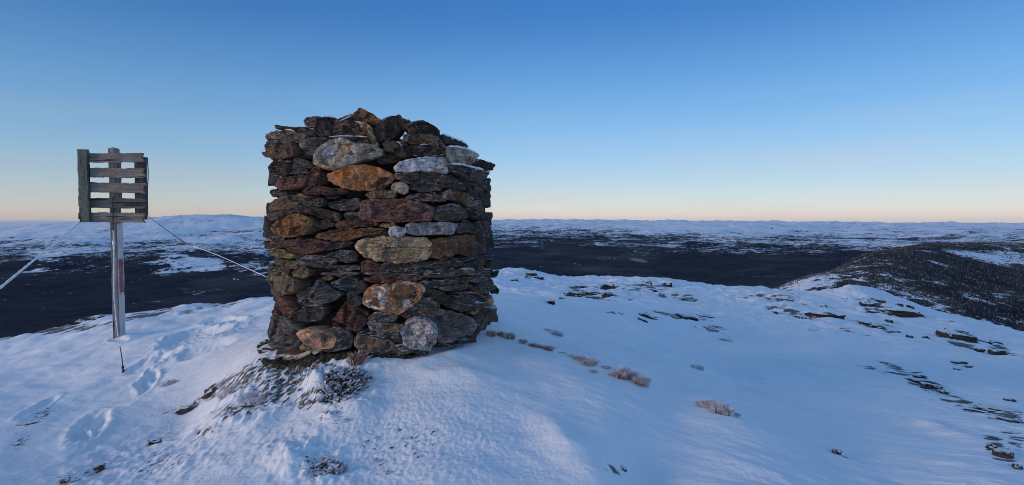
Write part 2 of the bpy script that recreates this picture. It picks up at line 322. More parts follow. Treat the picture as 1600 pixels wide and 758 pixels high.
# low drifts (px, py, rx, ry, angle, height m)
DRIFTS = [(900, 705, 95, 26, .75, .05), (493, 602, 17, 13, -.3, .10), (545, 585, 12, 7, 0, .04), (512, 655, 12, 7, 0, .05), (455, 735, 30, 16, 0, .05), (330, 655, 40, 7, -.5, .05), (350, 628, 30, 6, -.5, .04), (200, 524, 16, 3, 0, .02), (455, 715, 50, 28, -.4, .05), (720, 590, 130, 14, .1, .035), (560, 640, 30, 12, -.3, .03),
          (420, 655, 40, 10, -.5, .035), (690, 560, 60, 8, -.3, .03), (1250, 580, 60, 3, .25, .03), (1450, 665, 50, 5, .3, .035), (1285, 690, 60, 10, .5, .03), (200, 640, 70, 12, -.5, .02), (1220, 480, 90, 10, .1, .15), (1000, 440, 70, 4, .05, .2), (1335, 460, 50, 10, .1, .35), (1230, 468, 60, 6, 0, .2)]
def ell(px, py, c):
    x0, y0, rx, ry, an = c[:5]; dx = px-x0; dy = py-y0
    u = (dx*math.cos(an)+dy*math.sin(an))/rx; v = (-dx*math.sin(an)+dy*math.cos(an))/ry
    return u*u+v*v
def near_detail(X, Y, Z):
    r = np.hypot(X, Y); Ys = np.maximum(Y, .4); px = HX+F*X/Ys; py = HY-F*(Z-EYE)/Ys
    front = (Y > .8)
    z = Z+fbm(X*.9, Y*.9, 3, 3)*.02*np.clip(r/4, .3, 3)+fbm(X*.25, Y*.25, 3, 5)*.03*np.clip(r/8, 0, 8)
    z += fbm(X*4, Y*7, 3, 9)*.005+np.clip(r/15, 0, 2)*fbm(X*1.3+Y*.5, Y*1.9, 4, 11)*.05
    bare = np.zeros_like(X)
    ca_, sa_ = math.cos(.5), math.sin(.5); u_ = X*ca_-Y*sa_; v_ = X*sa_+Y*ca_; rip = fbm(u_*.9, v_*5.5, 4, 15, .6)
    z += rip*.005*sstep(1.5, 3, r)*(.3+1.7*sstep(-.2, .5, X/np.maximum(Y, .5)))+np.maximum(0, fbm(u_*5, v_*16, 3, 16)-.12)*.010*sstep(-.1, .25, fbm(X*.6, Y*.6, 2, 19))*sstep(-.1, .15, X/np.maximum(Y, .5))
    for b in BARE:
        e = ell(px, py, b); w = np.exp(-np.minimum(e, 30)**1.2*.8)*front; m = w > .01
        if not m.any(): continue
        c = hit(b[0], b[1]); k = 40. if b[0] < 700 and b[1] > 540 else 9.0/(c.y*.17)     # fleck size grows with the patch's distance in the photo's rocks
        an = .25 if b[0] > 700 else -.45
        xr = X*math.cos(an)-Y*math.sin(an)*-1; yr = -X*math.sin(an)*-1+Y*math.cos(an)
        n = fbm(xr[m]*k*(.55 if k < 35 else .75), yr[m]*k*(.8 if k < 35 else 1.2), 4, 31, .6)
        val = w[m]*(b[5]-.06+(.12 if c.y > 11 else .04))+np.where(w[m] > .08, n*.42*np.minimum(1, w[m]*1.6), 0)
        bare[m] = np.maximum(bare[m], val)
        z[m] += -np.clip(val-.35, 0, .4)*(.02 if c.y < 7 else .05)*min(3, c.y/4.5)+n*w[m]*(.007 if c.y < 7 else .012)*min(4, c.y/4.5)
    for d in DENTS:
        e = ell(px, py, d)*(1+.25*vn(X*9, Y*9, 5)); w = front
        z += w*(-d[5]*np.exp(-np.minimum(e, 20)**3.5*.8)*(1+.35*vn(X*22, Y*22, 6))+d[5]*.4*(1+.6*vn(X*26, Y*26, 7))*np.exp(-(np.sqrt(np.minimum(e, 30))-1.35)**2*12))
    for d in DRIFTS:
        e = ell(px, py, d); z += front*d[5]*np.exp(-np.minimum(e, 30)*1.1)*(1+.3*vn(X*6, Y*6, 8))
    # knobbly frozen crust
    for c, amp, k in (((650, 690, 190, 90, 0), .0035, 34), ((440, 600, 110, 50, -.4), .014, 15), ((250, 715, 180, 50, -.2), .012, 10), ((480, 720, 90, 45, 0), .016, 14), ((540, 600, 60, 40, 0), .018, 15), ((370, 640, 70, 35, -.4), .016, 13)):
        w = np.exp(-np.minimum(ell(px, py, c), 30)**1.5)*front; n = fbm(X*k, Y*k, 3, 41); z += w*amp*np.where(n > 0, n*1.6, n)
    return z, bare
def sheet(name, az, r, fn, mat, attrs, closed=False):
    ga, gr = np.meshgrid(az, r, indexing='ij'); X = (np.sin(ga)*gr).ravel(); Y = (np.cos(ga)*gr).ravel()
    z, *at_ = fn(X, Y); na, nr = len(az), len(r)
    i = np.arange(na if closed else na-1)[:, None]; j = np.arange(nr-1)[None]
    i2 = (i+1) % na; f = np.stack([i*nr+j+0*i2, i*nr+j+1, i2*nr+j+1, i2*nr+j], -1).reshape(-1, 4)
    me = mesh(name, np.column_stack([X, Y, z]), f)
    for nme, val in zip(attrs, at_):
        a_ = me.attributes.new(nme, 'FLOAT', 'POINT'); a_.data.foreach_set('value', val.astype(np.float32))
    return link(name, me, mat)
rad = np.radians
az_n = np.concatenate([rad(np.linspace(-180, -50, 60, endpoint=False)), rad(np.linspace(-50, 50, 800)), rad(np.linspace(50, 180, 60))[1:-1]])
r_n = np.concatenate([np.exp(np.linspace(math.log(.05), math.log(2.6), 40, endpoint=False)), np.exp(np.linspace(math.log(2.6), math.log(9), 430, endpoint=False)), np.exp(np.linspace(math.log(9), math.log(60), 270, endpoint=False)), np.exp(np.linspace(math.log(60), math.log(260), 30))])
hill = sheet('snowy_ground', az_n, r_n, lambda X, Y: near_detail(X, Y, base_z(X, Y)), SNOW, ['bare'], True)
tag(hill, 'blue-white wind-blown snow covering the hilltop', kind='structure')

def far_fn(X, Y):
    r = np.hypot(X, Y); Z = base_z(X, Y); Ys = np.maximum(Y, 50); 
    amp = np.interp(np.log(r), np.log([200, 900, 2500, 6000, 12000, 25000, 52000]), [2, 12, 22, 62, 85, 120, 190])
    hil = fbm(X/900, Y/900, 6, 51)*.45+fbm(X/3600, Y/3600, 5, 61)*.65
    Z = Z+amp*hil
    Z = Z-np.where(r < 300, 1.5, 0)+np.interp(np.log(r), np.log([40000, 50000, 56000, 70000]), [0, 60, 0, -900])
    px = HX+F*X/Ys; py = HY-F*(Z-EYE)/Ys
    nz = fbm(X/1500, Y/1500, 4, 71)
    left = sstep(640, 470, px); nz = nz-hil*(sstep(2500, 5000, r)*3.2-sstep(9000, 16000, r)*1.6)
    ysn = py+nz*6
    sL = np.interp(ysn, [335, 366, 380, 396, 412, 430], [1.02, .95, .62, .40, .10, -.25])
    sR = np.interp(ysn, [344, 350, 358, 368, 378, 392, 410], [.90, .80, .70, .56, .32, .12, -.22])
    sR = sR+.28*np.exp(-((px-1120)/170)**2)*sstep(372, 358, py)-.35*np.exp(-((px-860)/110)**2)*sstep(356, 362, py)*1.0+.12*sstep(1200, 1400, px)*sstep(388, 376, py)
    sn = sL*left+sR*(1-left)
    # clearings
    for c, v in (((290, 412, 50, 13, .02), .95), ((262, 420, 26, 8, 0), .8), ((85, 402, 26, 7, .1), .8), ((62, 420, 30, 6, -.1), .6), ((20, 375, 40, 3, 0), .5), ((395, 420, 40, 12, .2), .42)):
        sn = np.maximum(sn, v-np.clip(ell(px, py, c)-.5+fbm(X/420, Y/420, 5, 81, .65)*1.5, 0, 5)*.8)
    hillm = (r < 3600)*(px > 1120)
    sH = .10+fbm(X/90, Y/90, 5, 92, .6)*.40
    for c, v in (((1560, 402, 110, 11, .1), .78), ((1272, 442, 50, 13, -.2), .80), ((1460, 392, 40, 3, 0), .6), ((1345, 408, 40, 12, .1), .30), ((1410, 455, 60, 10, .2), .42), ((1545, 470, 80, 22, 0), .36), ((1465, 480, 20, 6, 0), .7), ((1530, 500, 70, 8, .1), .42)):
        sH = np.maximum(sH, v*np.exp(-np.minimum(ell(px, py, c), 20)**1.4))
    sn = np.where(hillm, sH, sn)
    fld = np.zeros_like(X)
    for c in ((960, 400, 60, 7, .05), (930, 420, 50, 5, 0), (370, 440, 60, 8, -.1), (870, 395, 60, 4, 0), (1000, 388, 40, 4, 0)):
        fld = np.maximum(fld, np.exp(-np.minimum(ell(px, py, c), 20)))
    fld = np.where(hillm, .6, fld); sn = np.where(r > 30000, np.maximum(sn, 0)*.3+.62+.5*sstep(30000, 42000, r), sn)  # even snow far out also puts the distance haze into the colour
    return Z, sn, fld
az_f = rad(np.concatenate([np.linspace(-62, -46, 40, endpoint=False), np.linspace(-46, 46, 900), np.linspace(46, 62, 40)[1:]]))
r_f = np.exp(np.concatenate([np.linspace(math.log(230), math.log(900), 24, endpoint=False), np.linspace(math.log(900), math.log(60000), 400)]))
land = sheet('distant_terrain', az_f, r_f, far_fn, FAR, ['snowy', 'field'])
tag(land, 'dark forested valley with snow-patched uplands reaching the horizon', kind='structure')

# ------------------------------------------------------------------ conifers on the near forested hill (too many to count)
def far_forest():
    n = 30000
    pxs = RNG.uniform(1130, 1760, n*3); Yd = np.exp(RNG.uniform(math.log(900), math.log(3300), n*3)); X = (pxs-HX)/F*Yd
    Z, sn, fl = far_fn(X, Yd)
    py = HY-F*(Z-EYE)/Yd
    dens = np.clip(.72-sn*.95+fbm(X/110, Yd/110, 3, 91)*.55, .03, 1)*sstep(700, 430, py+0*X)
    keep = (RNG.random(len(X)) < dens*(Yd/3300)**.9) & (pxs > 1190)
    X, Yd, Z = X[keep][:n], Yd[keep][:n], Z[keep][:n]; m = len(X)
    h = RNG.uniform(2.5, 6.5, m)*(1+.5*(RNG.random(m) > .93)); w = h*RNG.uniform(.22, .40, m)
    t = []; K = 5; vs = []; fs = []
    a0 = RNG.uniform(0, 6.28, m)
    for tier, (zb, zt, wr) in enumerate(((.04, .7, 1.), (.4, 1.0, .62))):
        base = tier*m*(K+1)
        ring = [np.column_stack([X+np.cos(a0+k*2*math.pi/K)*w*wr*RNG.uniform(.7, 1.2, m), Yd+np.sin(a0+k*2*math.pi/K)*w*wr, Z-.6+h*zb]) for k in range(K)]
        ring.append(np.column_stack([X, Yd, Z-.6+h*zt]))
        vs.append(np.stack(ring, 1).reshape(-1, 3)); idx = base+np.arange(m)*(K+1)
        for k in range(K): fs.append(np.column_stack([idx+k, idx+(k+1) % K, idx+K]))
    me = mesh('forest', np.concatenate(vs), np.concatenate(fs), False)
    s = NM('frosted_conifers'); P = s.geo().outputs['Position']
    col = s.mix(s.rng(s.noise(P, .02, 4, .7), .40, .62), (.035, .034, .034), (.105, .10, .10)); col = s.mix(s.math('MULTIPLY', s.rng(s.noise(P, .12, 3), .5, .7), .6), col, (.30, .31, .33))
    s.out(col, .95, .05)
    tag(link('forest', me, s.m), 'frosted conifer forest covering the rounded hill at right', kind='stuff')
far_forest()

# ------------------------------------------------------------------ the cairn
CX, CY, CA, CB, CN = -1.22, 5.25, .98, .90, 3.5
def inside(x, y): return abs((x-CX)/CA)**CN+abs((y-CY)/CB)**CN <= 1
def front_depth(px):
    k = (px-HX)/F; y = 3.9
    while y < 6.2:
        if inside(k*y, y): return y
        y += .01
    return None
TAB = {p: front_depth(p) for p in range(395, 795)}
vals = [p for p in TAB if TAB[p]]; PL, PR = min(vals), max(vals)
for p in TAB:
    if TAB[p] is None: TAB[p] = TAB[PL] if p < PL else TAB[PR]
def depth(px):
    px = min(max(px, 396), 793); return TAB[int(px)]
cairn = bpy.data.objects.new('stone_cairn', None); COL.objects.link(cairn); cairn.location = (CX, CY, .5)
tag(cairn, 'big square dry-stone cairn of dark slabs with rusty and white stones', 'cairn')

def resample(poly, n):
    P = np.array(poly, float); q = []
    for i in range(len(P)):                      # one light corner cut
        a, b, c = P[i-1], P[i], P[(i+1) % len(P)]
        q += [b+(a-b)*.16, b+(c-b)*.16]
    P = np.array(q); d = np.linalg.norm(np.roll(P, -1, 0)-P, axis=1); s = np.concatenate([[0], np.cumsum(d)]); T = s[-1]
    t = np.linspace(0, T, n, endpoint=False); PP = np.vstack([P, P[:1]])
    return np.column_stack([np.interp(t, s, PP[:, 0]), np.interp(t, s, PP[:, 1])])
def stone_mesh(poly, thick, bulge, seed, layered, rough=1., rings=15):
    """poly: closed outline (u, z) in metres about its centre. Returns verts (u, w, z): +w goes outwards."""
    rg = random.Random(seed); per = sum(math.dist(poly[i], poly[i-1]) for i in range(len(poly)))
    n = int(min(92, max(34, per/.0135))); P = resample(poly, n)
    if np.sum(P[:, 0]*np.roll(P[:, 1], -1)-np.roll(P[:, 0], -1)*P[:, 1]) < 0: P = P[::-1]
    size = per/4; so = seed*3.17
    nn = np.roll(P, -1, 0)-np.roll(P, 1, 0); nn = np.column_stack([nn[:, 1], -nn[:, 0]]); nn /= np.linalg.norm(nn, axis=1)[:, None]+1e-9
    for i in range(n):
        P[i] += nn[i]*(mnoise.noise((P[i][0]*24+so, P[i][1]*24, seed))*.012+mnoise.noise((P[i][0]*70, P[i][1]*70, so))*.006)*rough
    planes = []
    ext = P.max(0)-P.min(0)
    for k in range(rg.randint(5, 8)):
        cu, cz = rg.uniform(-.3, .3)*ext[0], rg.uniform(-.3, .3)*ext[1]; g = rg.uniform(.2, .9)*bulge/max(.03, min(ext)/2)*1.1; an = rg.uniform(0, 6.28)
        planes.append((bulge*rg.uniform(.4, .95), cu, cz, -g*math.cos(an)*min(1, ext[1]/ext[0]), -g*math.sin(an)))
    V = [(0, 0, 0)]; 
    def fr(u, z, s):
        d = bulge*(1-s**7)**.6 if s < 1 else 0
        for (c, cu, cz, a_, b_) in planes: d = min(d, c+a_*(u-cu)+b_*(z-cz))
        d = max(d, -bulge*.3)
        wu = mnoise.noise((u*9, z*9, so))*.05; cs = 1/max(.05, min(.13, size*.42))
        d += (mnoise.cell((u*cs+wu*cs+so, z*cs*1.3+mnoise.noise((u*7+4, z*7, so))*.5, so))-.5)*bulge*(.42 if s < .8 else .15)
        nz = mnoise.fractal((u*16+so, z*(16 if not layered else 34), so), .7, 2.2, 5)*.0125*rough*min(1.3, size/.18)
        nz += (.32-abs(mnoise.noise((u*13+so, z*(17 if not layered else 30), seed*1.3))))*.020*min(1.2, size/.2)
        nz += (.3-abs(mnoise.noise((u*34, z*(38 if not layered else 60), so))))*.007
        if layered:
            q = z*75+mnoise.noise((u*5+so, z*9, seed))*3.2; nz += ((q % 1.)-.5)*.012+mnoise.noise((u*8, z*40, so))*.006
        return d+nz*(1 if s < .97 else .4)
    ss = [i/rings for i in range(1, rings+1)]; ss = [s**.85 for s in ss]
    V[0] = (0, fr(0, 0, 0), 0)
    for s in ss:
        for p in P: V.append((p[0]*s, fr(p[0]*s, p[1]*s, s), p[1]*s))
    for s, w in ((1.012, -.12), (1.0, -.4), (.93, -.75), (.7, -.97)):
        for p in P:
            k = mnoise.noise((p[0]*9+so, w*5, p[1]*9))*.05; V.append((p[0]*(s+k*(w < -.2)), w*thick, p[1]*(s+k*(w < -.2))))
    V.append((0, -thick*1.02, 0)); fs = []; R = len(ss)+4
    for i in range(n): fs.append((0, 1+(i+1) % n, 1+i))
    for r_ in range(R-1):
        for i in range(n):
            j = (i+1) % n; fs.append((1+r_*n+i, 1+r_*n+j, 1+(r_+1)*n+j, 1+(r_+1)*n+i))
    for i in range(n): fs.append((1+(R-1)*n+i, 1+(R-1)*n+(i+1) % n, len(V)-1))
    return V, fs
# each visible stone: tile of the study grid, kind, push outwards (cm), outline
TILE = {'A': (400, 160, 5.415), 'B': (580, 160, 5.415), 'C': (400, 290, 5.415), 'D': (580, 290, 5.415), 'E': (400, 420, 4.74), 'F': (580, 420, 4.74), 'P': (0, 0, 1.)}
STONES = '''A br 1 158,190 250,203 330,215 400,212 430,240 340,246 230,232 160,222
A gr 2 75,262 180,238 330,250 420,270 405,330 300,350 180,345 85,330 70,292
A dk -2 75,330 150,310 185,345 110,410 70,405
A ly 4 68,430 110,392 180,345 280,343 292,380 285,445 230,468 130,478 80,458
A dk 0 285,355 400,345 490,480 400,478 290,460
A dg 2 398,155 440,118 540,120 565,160 530,210 430,208
A dg 5 495,190 540,125 580,130 632,200 640,280 540,290 480,235
A br 0 330,215 420,205 500,240 515,300 420,320 405,275 340,250
A gr 4 370,350 420,320 520,300 610,298 520,380 490,470 430,430 383,385
A dk 3 636,180 680,145 800,108 840,150 870,200 935,240 940,285 650,280 632,225
A dk -3 560,120 650,118 680,150 640,200 600,180
A rr 3 808,105 870,45 910,60 1000,110 1062,160 1010,195 940,170 860,155
A dk -3 900,180 1010,190 1070,220 1060,330 1000,320 960,250
A tn 7 840,160 930,170 975,210 1000,290 1028,350 1005,375 960,300 920,230 870,195
A dk 2 600,300 700,290 860,292 960,310 995,360 900,355 830,345 760,312 620,312
A ow 7 490,440 540,370 620,310 740,300 830,345 920,350 1000,360 1062,400 1060,450 950,480 830,520 730,555 640,575 560,555 483,520
P or 8 511,273 525,265 540,258 566,256 590,262 609,270 615,279 605,286 598,293 580,298 555,297 530,292 515,284
B dg 2 5,230 90,160 180,110 240,103 262,170 240,230 190,310 100,325 40,330 8,285
B dk 0 250,128 320,150 352,180 310,225 255,235
B dk 4 300,205 360,165 430,150 500,175 580,230 587,300 540,275 450,275 350,268 305,245
B br 2 270,275 350,265 470,265 540,280 600,340 655,420 640,440 520,352 330,352 280,335
B dk 5 280,385 330,352 480,350 600,380 642,440 620,462 400,468 300,452
B br 7 80,350 140,310 200,325 260,380 298,430 270,465 200,425 115,402
B dk 0 10,430 110,400 200,430 272,470 200,512 60,525
B rr 3 235,325 290,328 310,360 260,378
B wh 8 190,535 270,490 450,460 600,455 632,490 650,540 647,600 500,587 380,582 320,597 200,572
B wr 5 640,375 750,383 912,440 880,490 820,537 700,512 650,445
B dk 0 590,270 700,310 812,360 822,388 640,357 600,320
B dk 0 830,530 910,480 960,500 1026,522 1022,582 900,552
B dg 4 645,520 780,530 870,560 1002,588 1016,605 975,652 880,678 760,622 668,572
B dk -3 760,632 880,682 978,662 972,712 946,758 848,762 798,702
B dk -4 640,610 760,640 800,700 720,690
B dg 4 200,600 330,588 500,585 650,610 782,690 800,742 640,722 480,692 300,682 215,642
P wr 6 609,291 617,285 630,284 638,291 638,300 630,303 614,300
B dg 4 320,700 450,685 600,708 602,740 450,757 330,742
B br 3 30,670 140,655 192,610 165,690 90,735 0,745
A dk 2 82,542 120,500 200,480 282,500 292,560 250,622 140,637 98,602
A br 4 298,492 340,465 420,488 482,530 450,560 380,547 308,522
A dg 3 262,540 330,530 420,560 442,600 380,607 288,605
A mr 5 165,642 280,627 415,605 417,722 220,747 148,702
A mr 7 430,600 470,560 520,533 527,600 490,702 425,707 413,650
A dk -1 525,560 605,600 622,682 508,712
C mr 5 393,42 430,15 540,3 600,15 740,20 777,50 700,72 560,77 430,82
C dk 1 112,40 180,28 272,70 250,92 130,102
C br 3 83,177 130,130 280,82 400,65 432,100 360,140 328,190 110,217
C dg 4 368,132 430,98 560,110 592,150 560,182 430,172 380,162
C br 2 93,240 200,215 330,205 402,230 200,282 130,302 93,272
C br 6 328,185 360,168 520,185 692,225 702,292 660,307 540,272 440,242 350,217
C dg 3 598,145 700,118 870,108 903,160 850,212 720,212 640,192
C dk 1 588,93 700,83 705,108 600,118
C gr 1 738,235 800,218 882,230 872,292 748,287
C rl 7 110,362 140,310 240,260 340,238 432,270 442,320 412,402 260,447 160,412 123,392
C br 3 408,302 540,285 662,310 642,347 520,382 430,405 410,382
C mr 4 658,330 720,293 850,293 1002,310 1042,332 900,352 700,367
C rl 5 488,440 560,390 700,368 850,368 1000,358 1083,370 1062,397 900,432 740,472 600,462
C mr 6 218,510 260,458 400,453 600,470 612,510 560,557 400,587 300,562
C dg 3 598,480 720,468 832,480 760,522 620,547 588,540
C dk 1 78,502 88,430 232,445 242,500 200,532 100,542
C yl 5 98,562 130,533 220,540 312,580 317,617 200,602 118,587
C dg 3 318,590 590,598 702,640 640,667 450,652 340,632
C dg 5 588,580 700,550 842,558 847,647 700,652 598,602
C gr 6 333,640 450,643 620,675 872,680 882,712 700,727 560,702 350,667
C br 4 128,660 200,618 332,640 342,692 270,712 220,682
C tn 5 298,742 350,680 430,688 462,752 400,792 328,777
C gr 4 528,745 700,723 872,738 800,777 600,762
P tn 7 569,304 585,298 601,296 618,298 615,310 600,309 575,309
P mr 8 562,327 566,314 585,311 617,311 650,313 674,323 678,333 668,346 617,347 580,346 561,342
D tn 5 58,342 110,318 192,308 202,340 110,362
P dk 3 555,372 563,360 603,357 607,370 582,374
D qz 10 138,400 150,360 220,341 287,365 293,400 260,431 160,433
D wh 8 288,352 310,318 450,310 732,315 726,362 692,417 500,417 330,417 293,390
D dg 6 518,250 560,193 640,160 730,153 802,210 817,270 742,302 560,302
D dg 5 268,102 400,65 540,58 602,100 632,132 500,137 280,117
D rw 7 598,87 650,35 690,13 760,40 850,90 912,140 907,172 840,177 770,132 700,122 620,112
D dk 1 820,60 920,45 1002,108 992,162 950,195 915,135
D dk 1 818,190 940,198 982,230 977,295 850,282
D dg 4 728,342 800,293 862,310 907,370 902,402 740,407
D dk 1 888,300 987,308 993,392 903,402 878,342
D dk 2 878,410 1002,403 1007,437 898,452
P ta 9 554,385 560,376 575,372 600,370 650,371 665,373 673,381 671,398 660,407 640,410 612,411 585,406 565,400
D rr 8 488,500 520,463 640,440 800,418 882,430 907,492 897,572 800,597 720,572 640,632 540,612 493,582
D dk 1 908,460 982,453 987,532 908,552
P mr 6 563,426 565,406 585,407 598,414 591,424 576,427
D dk 3 68,722 100,660 300,640 500,648 700,630 782,650 760,692 600,712 300,742
D dg 4 688,640 850,588 902,580 902,612 780,652
D br 4 778,672 860,640 912,608 972,692 952,732 860,722
D dk 1 928,580 972,568 1022,640 1027,692 970,692
D dk 2 798,740 960,708 1032,708 1012,762 848,762
E tn 5 73,72 100,30 200,25 302,100 312,152 240,192 140,192 118,120
E dk 2 98,-20 232,-20 242,38 130,48
E tn 3 250,32 330,0 382,0 392,52 340,67
E dg 3 288,190 350,153 412,143 402,190 330,222 300,212
E gr 7 378,212 430,130 465,82 520,118 602,160 652,190 560,247 470,264 388,242
E rr 4 483,75 520,53 567,60 562,82 500,92
E gr 5 468,38 550,18 762,23 752,45 600,52
E dg 6 543,120 610,78 660,58 762,88 822,130 792,172 730,197 640,162
P mr 5 565,436 590,429 620,429 661,432 656,438 610,442 580,441
P dk 4 562,428 600,423 680,423 740,420 742,428 700,434 650,434 600,432
E gr 2 118,230 130,188 192,198 182,232 140,252
E mr 4 98,332 150,260 220,198 272,260 292,310 240,387 160,362
E dg 5 268,397 300,320 370,278 480,268 522,310 472,392 380,397
E dk 2 228,230 290,218 372,223 402,270 300,292 268,272
E mr 6 543,402 600,320 668,228 740,278 792,308 842,360 762,462 680,462 600,452
E gr 6 668,190 700,186 792,220 772,272 740,282 700,242
P hw 10 565,476 568,461 576,448 600,445 640,441 656,445 663,455 656,468 640,480 625,492 610,489 580,484
E gr 9 60,482 93,350 140,358 200,368 262,400 332,480 290,592 200,602 150,592 78,532
E pk 10 288,480 350,450 440,438 542,470 582,530 562,587 450,607 400,592 330,532
E dg 5 518,460 600,438 702,478 722,540 692,592 580,612 500,612 470,600 520,510
E tn 9 313,582 350,540 402,580 382,612 318,607
P tn 7 552,531 558,523 580,526 606,532 617,541 610,551 594,556 575,552 556,546
P dk 4 553,522 570,515 600,519 625,522 631,536 612,533 580,528
P rw 6 570,507 578,500 600,504 631,508 630,517 600,523 584,518
P dg 5 575,501 577,491 600,488 621,492 619,501 600,504
F dg 6 208,347 300,270 380,223 440,218 502,265 502,312 450,352 330,372 268,367
F gw 11 218,452 270,385 330,363 420,368 482,430 492,502 460,572 430,612 340,602 258,592 223,522
F gr 7 438,362 500,300 640,328 742,358 787,410 782,452 700,492 560,552 498,542 458,432
F dk 4 478,572 560,548 752,488 772,502 700,532 580,582
F br 4 398,160 480,148 562,190 622,232 600,282 520,272 460,222 398,192
F gr 6 508,147 580,123 700,98 732,130 700,152 590,167
F dk 4 598,282 650,198 760,168 842,200 852,242 740,322 650,312
F dg 4 728,60 850,58 857,90 780,102 728,92
F gr 5 788,112 860,68 897,90 892,152 830,187
F dk 1 888,98 950,170 932,192 868,172
F tn 3 738,332 840,238 902,198 907,242 850,292 790,342
F gr 4 778,352 850,308 887,350 862,452 790,472 758,402
F dk 1 850,270 907,248 902,312 868,322
F dg 3 248,90 400,98 560,78 722,58 722,92 520,132 420,152 380,122
F dg 6 120,592 230,558 322,612 240,642 125,652
F dk 4 -10,610 120,600 150,650 60,670 -20,660
F dk 3 318,612 432,614 402,647 328,642
F rr 5 738,118 780,148 822,188 760,172 738,142
F dk 0 868,30 950,10 940,60 880,70
F dk 4 280,180 400,175 470,215 400,225 300,260'''
LAYERED = {'dk', 'dg', 'br', 'mr', 'yl', 'ta', 'gr', 'rl', 'rw'}
SLABEL = {'or': 'bright orange stone', 'ow': 'large pale grey stone with rusty ends', 'qz': 'small white quartz stone', 'ta': 'long tan streaked stone', 'gw': 'rounded speckled white granite boulder',
          'pk': 'pinkish tan boulder face at the base', 'hw': 'rusty stone with white patches', 'rl': 'rust brown stone with yellow lichen', 'ly': 'knobbly brown stone with yellow lichen', 'yl': 'yellowish layered slab'}
def add_mesh(name, V, Fs, mat, parent=None, smooth=True, rot=None, loc=None):
    me = bpy.data.meshes.new(name); me.from_pydata(V, [], Fs)
    bm = bmesh.new(); bm.from_mesh(me); bmesh.ops.recalc_face_normals(bm, faces=bm.faces); bm.to_mesh(me); bm.free()
    me.polygons.foreach_set('use_smooth', [smooth]*len(me.polygons)); me.update()
    if name in ('stone', 'rubble'): me.set_sharp_from_angle(angle=.42)
    return link(name, me, mat, parent)
def place_on_face(o, p, slope, par_loc):
    """turn a stone's outward (-Y) side to follow the cairn face"""
    o.rotation_euler = (0, 0, math.atan(slope)); o.location = p-par_loc
seed = 0
CL = cairn.location.copy()
for line in STONES.split('\n'):
    t, kind, push, rest = line.split(' ', 3); x0, y0, k = TILE[t]; seed += 1
    poly = [(x0+float(c.split(',')[0])/k, y0+float(c.split(',')[1])/k) for c in rest.split()]
    cx = (min(p[0] for p in poly)+max(p[0] for p in poly))/2; cy = (min(p[1] for p in poly)+max(p[1] for p in poly))/2
    w = max(p[0] for p in poly)-min(p[0] for p in poly); h = max(p[1] for p in poly)-min(p[1] for p in poly)
    push = float(push)*.01
    d0 = depth(cx); sl = (depth(cx+8)-depth(cx-8))/16          # metres of depth per pixel
    sl = max(-.010, min(.013, sl)); Yc = d0-push*.8
    sx = sl/(Yc/F)                                                # dY per dX along the face
    c = at(cx, cy, Yc); ca = math.cos(math.atan(sx))
    pl = []
    for (px, py) in poly:
        kx = (px-HX)/F; # ray meets the tilted stone plane  Y = Yc + sx*(X-c.x)
        Y = (Yc-sx*c.x)/(1-sx*kx); q = at(px, py, Y); u = (q.x-c.x)/ca; pl.append((u*1.02, (q.z-c.z)*1.03))
    wm, hm = w*Yc/F, h*Yc/F
    bulge = max(.016, min(.085, min(wm/ca, hm)*.36)); thick = max(.14, min(.34, wm*1.0))
    V, Fs = stone_mesh(pl, thick, bulge, seed, kind in LAYERED and h < 60, 1.)
    V = [(a_, -b_, c_) for a_, b_, c_ in V]
    o = add_mesh('stone', V, Fs, SM[kind], cairn)
    place_on_face(o, c, sx, CL)
    if kind in SLABEL and not (kind == 'rl' and seed > 60): o['label'] = SLABEL[kind]

# second layer: dark stones set back in the gaps, then the unseen flanks, back and heart
def blob(rg, w, h, d, seed, n=14):
    V = []; Fs = []; m = 7
    for j in range(m+1):
        v = math.pi*j/m
        for i in range(n):
            u = 2*math.pi*i/n; x = math.cos(u)*math.sin(v); y = math.sin(u)*math.sin(v); z = math.cos(v)
            x = math.copysign(abs(x)**.55, x); y = math.copysign(abs(y)**.55, y); z = math.copysign(abs(z)**.7, z)
            k = 1+mnoise.noise((x*1.6+seed, y*1.6, z*1.6))*.28
            V.append((x*w/2*k, y*d/2*k, z*h/2*k))
    for j in range(m):
        for i in range(n): Fs.append((j*n+i, j*n+(i+1) % n, (j+1)*n+(i+1) % n, (j+1)*n+i))
    return V, Fs
rg = random.Random(3)
def top_z(x): return 2.30-max(0, x+.78)*.62-max(0, -1.75-x)*.1
def slab(rg, sd):
    """an angular broken slab of unit size: hull of scattered points, cut finer and roughened"""
    bm = bmesh.new()
    for k in range(26):
        a_ = rg.uniform(0, 6.283); rr = rg.uniform(.42, .56); bm.verts.new((math.cos(a_)*rr*(1 if abs(math.cos(a_)) > .6 else .95), math.sin(a_)*rr, rg.choice((-1, 1))*rg.uniform(.28, .5)))
    r_ = bmesh.ops.convex_hull(bm, input=bm.verts); bmesh.ops.delete(bm, geom=[g_ for g_ in r_['geom_interior'] if isinstance(g_, bmesh.types.BMVert)], context='VERTS')
    bmesh.ops.subdivide_edges(bm, edges=bm.edges, cuts=2, use_grid_fill=True)
    for v in bm.verts: v.co += Vector((1, 1, .7))*mnoise.noise(v.co*5+Vector((sd, 0, 0)))*.07+v.normal*mnoise.noise((v.co.x*3, v.co.y*3, v.co.z*22+sd))*.05
    bm.verts.index_update(); V = [tuple(v.co) for v in bm.verts]; Fs = [tuple(v.index for v in f.verts) for f in bm.faces]; bm.free(); return V, Fs
proto = [slab(rg, i*5.3) for i in range(10)]
pm = {}
row = 0; z = .50; cnt = 0
